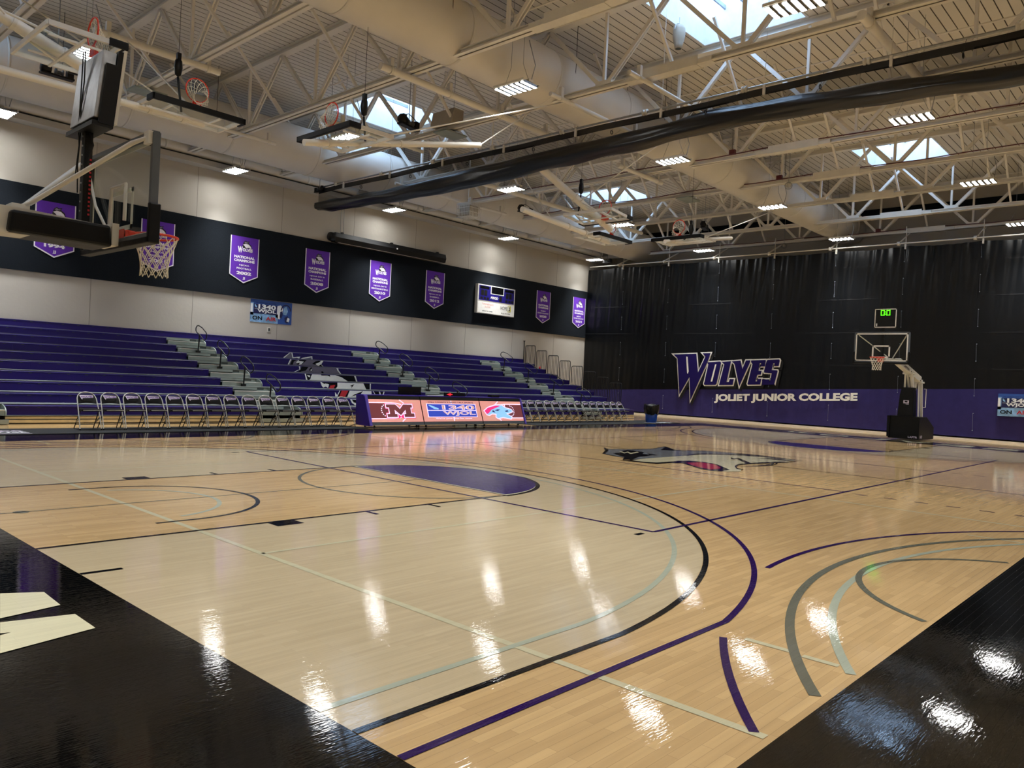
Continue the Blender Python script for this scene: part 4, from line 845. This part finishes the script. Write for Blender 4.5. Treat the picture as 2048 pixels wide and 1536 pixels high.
t = thing('projection_screen', 'long black roll-up projection screen case across the top of the wall band', 'projection screen', (20, BW-.1, 7.1))
b = MB('black_steel'); b.prism([(16.82, BW, 7.5), (16.82, BW-.28, 7.5), (16.82, BW-.34, 7.3), (16.82, BW-.28, 7.1), (16.82, BW, 7.1)], (6.35, 0, 0)); b.m('beige_box').box(17.0, 23.0, BW-.27, BW-.2, 7.08, 7.1)
b.m('black_steel')
for x in (17.3, 20, 22.8): b.box(x-.04, x+.04, BW-.15, BW, 7.5, 7.58)
b.build('case', t)
b = MB('black_steel'); b.lathe((16.6, BW-.17, 7.3), [(0, 0), (.17, .0), (.19, .06), (.19, .22)], 20, 'x'); b.build('end_cap', t)
b = MB('board_white'); b.box(20.1, 20.17, BW-.345, BW-.33, 7.28, 7.34); b.m('galvanised').tube([(17.25, BW-.02, 7.5), (17.25, BW-.02, 8.9)], .012, 6); b.tube([(17.4, BW-.02, 7.5), (17.4, BW-.02, 8.9)], .012, 6); b.build('conduit', t)
def poster(t, O, A, B, nrm, on_air=True):
    """a radio poster on the plane through O; A spans its width, B its height, nrm points off the wall"""
    O, A, B, n_ = Vector(O), Vector(A), Vector(B), Vector(nrm)
    g = lambda a, c, k=0: O+A*a+B*c+n_*(.012+.002*k)
    def r(b, a0, a1, c0, c1, k): b.add([g(a0, c0, k), g(a1, c0, k), g(a1, c1, k), g(a0, c1, k)], [(0, 1, 2, 3)])
    b = MB('print_blue'); P = [O, O+A, O+A+B, O+B]; b.prism(P, n_*.012)
    b.m('print_sky'); r(b, .0, .66, .0, .42, 1); r(b, .0, .07, .3, .85, 1); b.m('print_white'); r(b, .0, .05, .42, .8, 2); b.build('board', t)
    b = MB('print_white'); tri_poly(b, [(.6, .3), (.64, .8), (.72, .85), (.78, .7), (.76, .4), (.7, .2)], lambda a, c: g(a, c, 1))
    b.m('print_navy'); r(b, .07, .63, .38, .80, 3)
    b.m('print_white'); r(b, .09, .60, .583, .592, 4); b.m('print_sky'); tri_poly(b, [(.09, .77), (.11, .78), (.15, .66), (.13, .64), (.1, .68)], lambda a, c: g(a, c, 5))
    b.m('print_white')
    b.text('1340', g(.18, .60, 5), A*.42, B*.2, .04); b.text('WJOL', g(.16, .40, 5), A*.45, B*.18, .04)
    b.m('print_navy').text("WILL COUNTY'S NEWS TALK SPORTS", g(.1, .84, 5), A*.5, B*.05, .01)
    b.m('print_black').text('ON', g(.05, .1, 5), A*.23, B*.17, .03); b.m('print_red').text('AIR', g(.37, .1, 5), A*.25, B*.17, .03)
    b.m('print_navy')
    ring = [(.85+.13*math.cos(a), .62+.28*math.sin(a)) for a in [i*PI/12 for i in range(0, 13)]]+[(.85+.10*math.cos(a), .62+.23*math.sin(a)) for a in [i*PI/12 for i in range(12, -1, -1)]]
    tri_poly(b, ring, lambda a, c: g(a, c, 3)); tri_poly(b, [(.70, .3), (.74, .25), (.77, .4), (.76, .6), (.71, .55)], lambda a, c: g(a, c, 4)); tri_poly(b, [(.84, .1), (.9, .06), (.93, .25), (.9, .4), (.82, .3)], lambda a, c: g(a, c, 4))
    b.m('print_sky'); tri_poly(b, [(.78, .45), (.8, .75), (.86, .82), (.9, .6), (.86, .42)], lambda a, c: g(a, c, 4)); b.m('print_white'); tri_poly(b, [(.87, .15), (.93, .12), (.95, .28), (.9, .32)], lambda a, c: g(a, c, 5))
    b.build('print', t)
t = thing('radio_poster', 'blue radio station poster on the beige wall above the bleachers', 'poster', (14.2, WY-.01, 3.4)); poster(t, (13.28, WY-.001, 3.4), (1.84, 0, 0), (0, 0, .9), (0, -1, 0))
t = thing('radio_poster', 'blue radio station poster hanging on the purple part of the far curtain', 'poster', (34.93, -3.2, 1.1)); poster(t, (34.9, -2.36, 1.1), (0, -1.8, .04), (0, 0, .92), (-1, 0, 0))
t = thing('wall_outlet', 'small grey outlet plate on the beige wall below the radio poster', 'outlet', (14.12, WY-.01, 3.05))
b = MB('white_enamel'); b.box(14.06, 14.19, WY-.02, WY, 3.05, 3.23); b.m('step_dark').box(14.085, 14.165, WY-.024, WY-.019, 3.08, 3.2); b.build('plate', t)
# ---------------- basketball hoops ----------------
def hoop_parts(t, Mx, wd=1.83, ht=1.07, pad=.5, drop=None, marks=True, frame='dark_grey_steel', neck_side=1):
    """backboard in local axes: x across, z up from the lower edge, y toward the court"""
    h = wd/2
    b = MB('board_glass'); b.T = Mx; b.box(-h+.03, h-.03, -.012, 0, .03, ht-.03); b.build('glass', t)
    b = MB(frame); b.T = Mx
    for s in (-1, 1): b.box(s*h-.025, s*h+.025, -.07, .006, 0, ht)
    b.box(-h, h, -.07, .006, ht-.025, ht+.02); b.box(-h, h, -.07, .006, -.02, .04); b.build('board_frame', t)
    if marks:
        b = MB('board_white'); b.T = Mx; e = .045; y0, y1 = .001, .006
        b.box(-h+.02, h-.02, y0, y1, .03, .03+e); b.box(-h+.02, h-.02, y0, y1, ht-.03-e, ht-.03); b.box(-h+.02, -h+.02+e, y0, y1, .03, ht-.03); b.box(h-.02-e, h-.02, y0, y1, .03, ht-.03)
        b.box(-.305, .305, y0, y1, .15, .15+.05); b.box(-.305, .305, y0, y1, .555, .605); b.box(-.305, -.255, y0, y1, .15, .605); b.box(.255, .305, y0, y1, .15, .605); b.build('painted_lines', t)
    b = MB('black_pad'); b.T = Mx; b.box(-h-.05, h+.05, -.09, .03, -.07, .0)
    for s in (-1, 1): b.box(min(s*h-.0, s*(h+.055)), max(s*h, s*(h+.055)), -.09, .03, -.07, pad*.62)
    b.build('edge_pad', t, bevel=.012)
    cy = .385; R_ = .236
    b = MB('rim_orange'); b.T = Mx; b.tube([(R_*math.cos(a), cy+R_*math.sin(a), .15) for a in [i*PI/18 for i in range(36)]], .014, 8, closed=True); b.build('rim', t)
    b = MB('rim_orange'); b.T = Mx; b.prism([(-.11, .0, .16), (-.09, .17, .155), (.09, .17, .155), (.11, .0, .16)], (0, 0, -.014)); b.box(-.1, .1, .0, .05, .03, .15); b.prism([(-.09, 0, .15), (-.05, .15, .145), (-.05, .0, .02)], (.014, 0, 0)); b.prism([(.05, 0, .15), (.05, .15, .145), (.05, .0, .02)], (.014, 0, 0)); b.box(-.1, .1, -.005, .012, .0, .165)
    b.tube([(.14*math.cos(a), .16+.1*math.sin(a)-.04, .14) for a in [PI+.2+i*(PI-.4)/8 for i in range(9)]], .01, 6); b.build('bracket', t)
    b = MB('net_white'); nn = 12; rows = 6
    dn = Mx.to_3x3().inverted() @ Vector((0, 0, -1)) if drop is None else Vector(drop)
    dn.normalize()
    rad = [.236, .215, .19, .165, .15, .145, .15]
    # net hangs along dn from the rim
    def np_(k, j):
        a = 2*PI*(k+.5*(j % 2))/nn; r = rad[j]; base = Vector((r*math.cos(a), cy+r*math.sin(a), .15)); 
        base -= Vector((0, 0, 1))*0; L_ = .46*j/rows
        return base+dn*L_*1.0 if abs(dn.z) > .95 else Vector((r*math.cos(a), cy+r*math.sin(a), .15))*1.0+Vector((0, 0, -1))*L_*.45+dn*L_*.5
    for j in range(rows):
        for k in range(nn):
            p = np_(k, j)
            for q in ((k, j+1), ((k+1) if j % 2 else (k-1), j+1)): b.tube([b_mid for b_mid in (p, np_(*q))], .0055, 4, cap=False)
    b.T = None; 
    for i in range(len(b.v)): b.v[i] = Mx @ b.v[i]
    b.build('net', t)
def frame_mx(o, ax, az, ay=None):
    x = Vector(ax).normalized(); z = Vector(az).normalized(); y = z.cross(x).normalized() if ay is None else Vector(ay).normalized()
    return Matrix(((x.x, y.x, z.x, o[0]), (x.y, y.y, z.y, o[1]), (x.z, y.z, z.z, o[2]), (0, 0, 0, 1)))
# the portable hoop beside the camera: its board faces +X
t = thing('portable_hoop', 'close portable basketball hoop seen from behind with black padded arm', 'basketball hoop', (-1.6, 0, 0))
Mx = frame_mx((1.22, 0, 2.91), (0, -1, 0), (0, 0, 1), (1, 0, 0))
hoop_parts(t, Mx, pad=.55)
b = MB('black_pad'); b.prism([(.08, -.26, 2.84), (.10, -.26, 3.06), (1.03, -.26, 3.06), (1.05, -.26, 2.83)], (0, .52, 0)); b.build('arm_pad', t, bevel=.03)
b = MB('white_enamel'); b.prism([(-1.6, -.17, 2.88), (-1.6, -.17, 3.09), (.2, -.17, 3.10), (1.1, -.17, 3.06), (1.1, -.17, 2.87), (.1, -.17, 2.83)], (0, .34, 0)); b.box(1.06, 1.13, -.2, .2, 2.86, 3.1); b.build('boom', t)
b = MB('white_enamel')
for s in (-1, 1): b.tube([(.22, s*.06, 3.13), (.3, s*.1, 3.17), (1.02, s*.74, 3.86), (1.13, s*.84, 3.93)], [.018, .024, .026, .018], 10); b.box(1.11, 1.16, s*.86-.06, s*.86+.06, 3.86, 3.99)
b.box(.14, .3, -.1, .1, 3.1, 3.15); b.build('brace', t)
b = MB('white_enamel'); b.tube([(1.18, .3, 3.1), (1.16, .62, 3.4), (1.17, .86, 3.75)], .016, 8); b.tube([(1.17, .2, 3.15), (1.18, .2, 3.55), (1.18, -.2, 3.55), (1.18, -.2, 3.15)], .02, 8); b.build('board_brace', t)
b = MB('black_steel'); b.box(.80, .88, -.05, .05, 3.08, 4.1); b.build('mast', t)
b = MB('galvanised')
for k in range(9): b.lathe((.79, -.0, 3.2+.1*k), [(0, 0), (.01, 0), (.01, .012), (0, .012)], 8, 'x')
b.build('bolts', t)
b = MB('print_red')
for k in range(14): b.box(.855, .875, -.053, -.05, 3.16+.045*k, 3.18+.045*k)
b.build('light_strip', t)
S = Matrix(((1, 0, .09, -.40), (0, 1, 0, 0), (0, 0, 1, 0), (0, 0, 0, 1)))
b = MB('brushed_aluminium'); b.T = S; b.box(.80, .94, -.36, .36, 4.14, 4.86); b.build('clock_housing', t, bevel=.008)
b = MB('black_steel'); b.T = S; b.box(.94, .99, -.39, .39, 4.08, 4.88); b.box(.84, .99, -.395, -.37, 4.08, 4.72); b.box(.84, .99, .37, .395, 4.08, 4.72); b.box(.78, .99, -.39, .39, 4.05, 4.10); b.build('clock_frame', t)
b = MB('white_enamel'); b.T = S; b.box(.99, 1.02, -.4, .4, 4.1, 4.9); b.build('clock_face', t)
b = MB('rubber')
b.tube([(.775, -.02, 4.9), (.79, .02, 4.6), (.775, .04, 4.3), (.79, .06, 4.08), (.77, .05, 3.7), (.78, .05, 3.4)], .007, 6); b.tube([(.775, .04, 4.9), (.785, .09, 4.5), (.78, .1, 4.1), (.77, .03, 3.9), (.76, .07, 3.6)], .007, 6); b.tube([(.84, -.06, 4.05), (.86, -.13, 3.9), (.83, -.1, 3.75), (.84, -.05, 3.7)], .006, 6); b.build('cable', t)
b = MB('black_pad'); b.box(-3.1, -1.2, -.6, .6, .05, .95); b.m('white_enamel').beam((-1.7, -.15, .95), (-1.3, -.15, 2.95), .14, .14); b.beam((-1.7, .15, .95), (-1.3, .15, 2.95), .14, .14); b.build('base', t)
# the far portable hoop: board faces -X
t = thing('portable_hoop', 'far portable basketball hoop on black padded base before the curtain', 'basketball hoop', (31.5, 0, 0))
Mx = frame_mx((CL-1.22, 0, 2.9), (0, 1, 0), (0, 0, 1), (-1, 0, 0))
hoop_parts(t, Mx, pad=.6)
b = MB('black_pad'); b.prism([(30.62, -.56, .05), (30.62, -.56, .93), (31.6, -.56, .93), (32.7, -.56, .5), (32.7, -.56, .04)], (0, 1.12, 0)); b.box(30.55, 30.62, .5, .6, .1, .93); b.m('badge_white').text('LAPTR', (30.60, -.18, .1), (0, -.33, 0), (0, 0, .07), .03); b.text('GARED', (30.75, -.565, .1), (.3, 0, 0), (0, 0, .11), .03); b.build('base', t, bevel=.015)
b = MB('black_pad'); b.prism([(30.75, -.29, .93), (30.8, -.25, 1.75), (30.85, -.2, 2.07), (30.85, .2, 2.07), (30.8, .25, 1.75), (30.75, .29, .93)], (.4, 0, 0)); b.build('tower_pad', t)
b = MB('badge_white'); b.box(30.78, 30.79, -.1, .1, 1.45, 1.56); b.box(30.78, 30.79, -.1, .1, 1.40, 1.43); b.m('black_pad').box(30.775, 30.782, -.05, .05, 1.48, 1.54); b.build('badge', t)
b = MB('white_enamel'); b.beam((27.55, 0, 3.0), (29.5, 0, 3.02), .2, .16); b.beam((29.45, 0, 3.03), (32.35, 0, 2.42), .2, .24); b.build('boom', t)
b = MB('word_black'); b.text('LAPTER', (29.9, -.105, 2.86), (.75, 0, -.16), (0, 0, .09), .03); b.build('boom_lettering', t)
for s in (-1, 1):
    b = MB('white_enamel'); b.beam((30.95, s*.12, 2.66), (31.05, s*.15, 2.0), .07, .07); b.beam((30.95, s*.05, 2.66), (31.25, s*.05, 2.0), .06, .06); b.build('post', t)
    b = MB('white_enamel'); b.beam((32.25, s*.13, 2.35), (32.35, s*.17, .9), .08, .08); b.beam((32.25, s*.04, 2.3), (31.9, s*.17, .9), .06, .06); b.build('post', t)
b = MB('white_enamel'); b.tube([(30.95, -.22, 2.62), (30.95, .22, 2.62)], .035, 10); b.tube([(32.25, -.24, 2.3), (32.25, .24, 2.3)], .04, 10); b.box(30.88, 31.02, -.16, .16, 2.6, 2.72); b.box(32.18, 32.32, -.16, .16, 2.28, 2.42); b.m('black_steel').box(30.87, 30.88, -.12, .12, 2.68, 2.73); b.box(32.17, 32.18, -.12, .12, 2.36, 2.41)
b.m('white_enamel').tube([(32.4, -.22, 2.05), (32.5, -.26, 2.05), (32.5, -.26, 1.3), (32.4, -.22, 1.3)], .015, 8); b.build('pivot', t)
b = MB('white_enamel')
for s in (-1, 1): b.tube([(28.6, s*.06, 3.1), (27.5, s*.82, 3.88)], .02, 8)
b.build('brace', t)
b = MB('black_steel'); b.box(27.52, 27.6, -.05, .05, 3.1, 4.2); b.build('mast', t)
t = thing('shot_clock', 'square shot clock with green digits above the far hoop', 'shot clock', (27.55, -.05, 4.15))
b = MB('black_steel'); b.box(27.48, 27.6, -.48, .32, 4.12, 4.86); b.build('case', t)
b = MB('board_white')
for a in ((-.45, .29, 4.15, 4.18), (-.45, .29, 4.80, 4.83), (-.45, -.42, 4.15, 4.83), (.26, .29, 4.15, 4.83)): b.box(27.47, 27.48, a[0], a[1], a[2], a[3])
b.box(27.465, 27.475, .19, .23, 4.2, 4.3); b.build('border', t)
b = MB('led_green')
def seg7(b, x, y, z, s, w_=.025, mask=0x3f, dy=-1):
    P = {0: (0, 1, 1, 1), 1: (1, .5, 1, 1), 2: (1, 0, 1, .5), 3: (0, 0, 1, 0), 4: (0, 0, 0, .5), 5: (0, .5, 0, 1), 6: (0, .5, 1, .5)}
    for k, (a, c, d, e) in P.items():
        if mask >> k & 1: b.beam((x, y+dy*a*s*.6, z+c*s), (x, y+dy*d*s*.6, z+e*s), w_, .008, up=(0, 1, 0) if a == d else (0, 0, 1)) if False else b.box(x, x+.006, min(y+dy*a*s*.6, y+dy*d*s*.6)-w_/2, max(y+dy*a*s*.6, y+dy*d*s*.6)+w_/2, z+min(c, e)*s-w_/2, z+max(c, e)*s+w_/2)
seg7(b, 27.465, .07, 4.6, .17, .024); seg7(b, 27.465, -.12, 4.6, .17, .024); b.box(27.465, 27.47, -.085, -.06, 4.62, 4.65); b.box(27.465, 27.47, -.085, -.06, 4.70, 4.73); b.build('digits', t)
# raised hoops folded up under the roof
def raised(label, c, ax, toward, mast, hoist=None, send=None, tilt=0.0, strap=True, pr=.07):
    """c: middle of the board edge that carries the rim; ax: across; toward: from the rim edge to the other long edge"""
    t = thing('ceiling_hoop', label, 'basketball hoop', c, 'raised ceiling hoops')
    az = Vector(toward).normalized(); x = Vector(ax).normalized(); y = az.cross(x)
    if y.z < 0: x = -x; y = -y
    hoop_parts(t, frame_mx(c, x, az, y), marks=False, frame='white_enamel', pad=.35)
    b = MB('white_steel'); p0, p1 = Vector(mast[0]), Vector(mast[1]); b.tube([p0, p1], pr, 16); b.m('white_enamel')
    for q in (.12, .3, .5): m_ = p0.lerp(p1, q); d = (p1-p0).normalized()*.03; b.tube([m_-d, m_+d], pr*1.25, 12)
    b.build('mast', t)
    b = MB('white_steel'); cc = Vector(c)+az*.53-y*.1
    b.beam(cc-x*.85, cc+x*.85, .04, .035); b.beam(Vector(c)+az*.95-x*.5-y*.06, Vector(c)+az*.1-x*.5-y*.06, .035, .03); b.beam(Vector(c)+az*.95+x*.5-y*.06, Vector(c)+az*.1+x*.5-y*.06, .035, .03)
    b.tube([cc-x*.5, p0.lerp(p1, .45)], .022, 8); b.tube([cc+x*.5, p0.lerp(p1, .45)], .022, 8); b.build('board_carrier', t)
    if len(mast) > 2:
        b = MB('white_steel')
        for q0, q1 in mast[2]: b.tube([q0, q1], .018, 8)
        b.build('stay', t)
    if hoist:
        b = MB('black_steel'); h = Vector(hoist); b.lathe(h, [(0, -.2), (.06, -.15), (.085, 0), (.07, .14), (.03, .2), (0, .2)], 14); b.box(h.x-.04, h.x+.04, h.y-.04, h.y+.04, h.z+.15, h.z+.3); b.tube([(h.x, h.y, h.z+.3), (h.x, h.y, 9.25)], .005, 5); b.tube([h+Vector((0, 0, -.2)), Vector(send) if send else Vector(c)+az*.5], .026, 6); b.build('safety_strap', t)
    return t
raised('raised glass hoop behind the aluminium clock box of the close hoop', (2.62, 4.95, 6.66), (0, 1, 0), (-1, 0, 0), ((2.7, 5.5, 6.55), (-1.6, 4.9, 7.75), [((1.2, 4.9, 6.85), (-1.5, 4.3, 9.2))]), pr=.1)
raised('raised hoop above the aisle, rim showing as a full circle over a black board edge', (4.98, 6.36, 6.8), (1, 0, 0), (0, 1, 0), ((5.4, 7.05, 6.72), (1.6, 7.0, 6.65), [((5.2, 7.2, 6.8), (2.0, 9.5, 9.2)), ((5.0, 6.8, 6.9), (4.9, 10.1, 9.1))]), hoist=(4.87, 7.2, 7.78), send=(4.93, 7.1, 6.86))
raised('raised hoop in front of the bleacher skylight with its pipe in line', (6.95, 4.86, 6.6), (0, 1, 0), (1, .0, .02), ((6.65, 5.15, 6.33), (11.6, 5.0, 7.52), [((8.6, 5.0, 6.95), (14.1, 4.2, 9.2)), ((11.6, 5.0, 7.52), (14.1, 5.6, 9.2))]), hoist=(8.01, 5.0, 7.42), send=(8.08, 5.0, 6.7))
raised('raised hoop past the divider curtain on a thick slanted white mast', (18.0, 5.6, 6.85), (0, 1, 0), (-1, 0, .1), ((18.3, 5.6, 6.6), (16.0, 6.9, 8.35), [((17.2, 6.2, 7.3), (17.8, 3, 9.2))]), hoist=(17.5, 6.3, 7.86), send=(17.4, 6.3, 7.0), pr=.12)
raised('raised hoop over the far end beside a glowing light, board seen edge on', (19.7, 6.45, 6.68), (1, 0, 0), (0, 1, 0), ((20.1, 7.0, 6.62), (15.5, 7.0, 6.88), [((17, 7, 6.8), (17.7, 9.5, 9.2))]), pr=.09)
raised('raised hoop furthest away above the far court end', (21.2, 4.95, 6.8), (0, 1, 0), (1, 0, 0), ((20.9, 5.2, 6.62), (25.5, 5.1, 7.5), [((23, 5.1, 7.0), (28.9, 5.0, 9.2))]), hoist=(21.8, 4.73, 7.15))
# ---------------- other things under the roof ----------------
c = Vector((16.0, 2.05, 11.1))
t = thing('loudspeaker', 'beige cone-shaped loudspeaker hung by a yoke beside the large skylight', 'speaker', (c.x, c.y, 10.75))
b = MB('beige_box'); b.lathe((c.x, c.y, 10.75), [(0, 0), (.1, 0), (.11, .1), (.15, .22), (.17, .36), (.17, .5), (.15, .6), (0, .62)], 24); b.m('step_dark').lathe((c.x, c.y, 10.745), [(0, 0), (.08, 0)], 20); b.build('body', t)
b = MB('galvanised'); b.tube([(c.x+.21*math.cos(a), c.y, 11.2+.22*math.sin(a)) for a in [i*PI/12 for i in range(13)]], .012, 6); b.tube([(c.x, c.y, 11.42), (c.x, c.y, 11.6)], .006, 5); b.build('yoke', t)
t = thing('caged_heater', 'white wire cage around a unit heater high near the bleacher wall', 'heater', (19.5, 13.6, 8.25))
b = MB('white_enamel'); x0, x1, y0, y1, z0, z1 = 19.2, 19.85, 13.2, 13.95, 8.05, 8.6
for k in range(9): x = x0+(x1-x0)*k/8; b.tube([(x, y0, z0), (x, y0, z1), (x, y1, z1), (x, y1, z0)], .011, 5, closed=True)
for k in range(9): y = y0+(y1-y0)*k/8; b.tube([(x0, y, z0), (x0, y, z1), (x1, y, z1), (x1, y, z0)], .011, 5, closed=True)
for k in range(4): z = z0+(z1-z0)*k/3; b.tube([(x0, y0, z), (x1, y0, z), (x1, y1, z), (x0, y1, z)], .011, 5, closed=True)
b.build('cage', t); b = MB('beige_box'); b.box(x0+.08, x1-.08, y0+.08, y1-.08, z0+.08, z1-.08); b.build('body', t, bevel=.02); b = MB('white_steel'); b.tube([(19.5, 13.6, 8.6), (19.5, 13.6, CZ-.01)], .02, 6); b.build('hanger', t)
t = thing('speaker_box', 'beige box loudspeaker standing on the truss beside the central duct', 'speaker', (14.1, 9.2, 9.42))
b = MB('beige_box'); b.prism([(13.85, 8.6, 9.42), (13.95, 8.6, 9.9), (14.35, 8.6, 9.9), (14.35, 8.6, 9.42)], (0, 1.0, 0)); b.build('body', t, bevel=.02); b = MB('galvanised'); b.tube([(14.2, 8.9, 9.9), (14.2, 8.9, 11.3)], .008, 5); b.tube([(14.2, 9.4, 9.9), (14.2, 9.4, 11.3)], .008, 5); b.build('hanger', t)
for k, (x, y, lb) in enumerate(((14.1, 8.9, 'grey flat panel under the truss beside the beige speaker box'), (6.7, 13.4, 'grey flat panel under the truss over the first aisle'), (25.2, 6.9, 'grey flat panel under the truss with the red conduit'))):
    t = thing('ceiling_panel', lb, 'panel', (x, y, 9.15), 'grey flat panels under trusses'); b = MB('step_grey'); b.box(x-.45, x+.45, y-.3, y+.3, 9.12, 9.17); b.build('plate', t, bevel=.01); b = MB('white_enamel'); b.box(x-.04, x+.04, y-.04, y+.04, 9.17, 9.26); b.build('bracket', t)
for k, (x, y, lb) in enumerate(((12.2, 12.6, 'clear caged smoke detector hanging in front of the wall duct'), (36.1, 7.6, 'clear caged alarm on the truss above the far curtain'), (25.0, 2.7, 'clear caged alarm beside the red junction box'))):
    t = thing('smoke_detector', lb, 'detector', (x, y, 9.05)); b = MB('galvanised')
    for q in range(6): b.tube([(x+.13*math.cos(a)*math.cos(q*PI/6), y+.13*math.cos(a)*math.sin(q*PI/6), 9.1+.13*math.sin(a)) for a in [i*PI/8 for i in range(16)]], .006, 4, closed=True)
    b.build('cage', t); MB('galvanised').tube([(x, y, 9.2), (x, y, CZ-.01)], .01, 5).build('hanger', t); b = MB('white_enamel'); b.lathe((x, y, 9.1), [(0, -.05), (.07, -.04), (.08, .05), (0, .08)], 16); b.build('body', t)
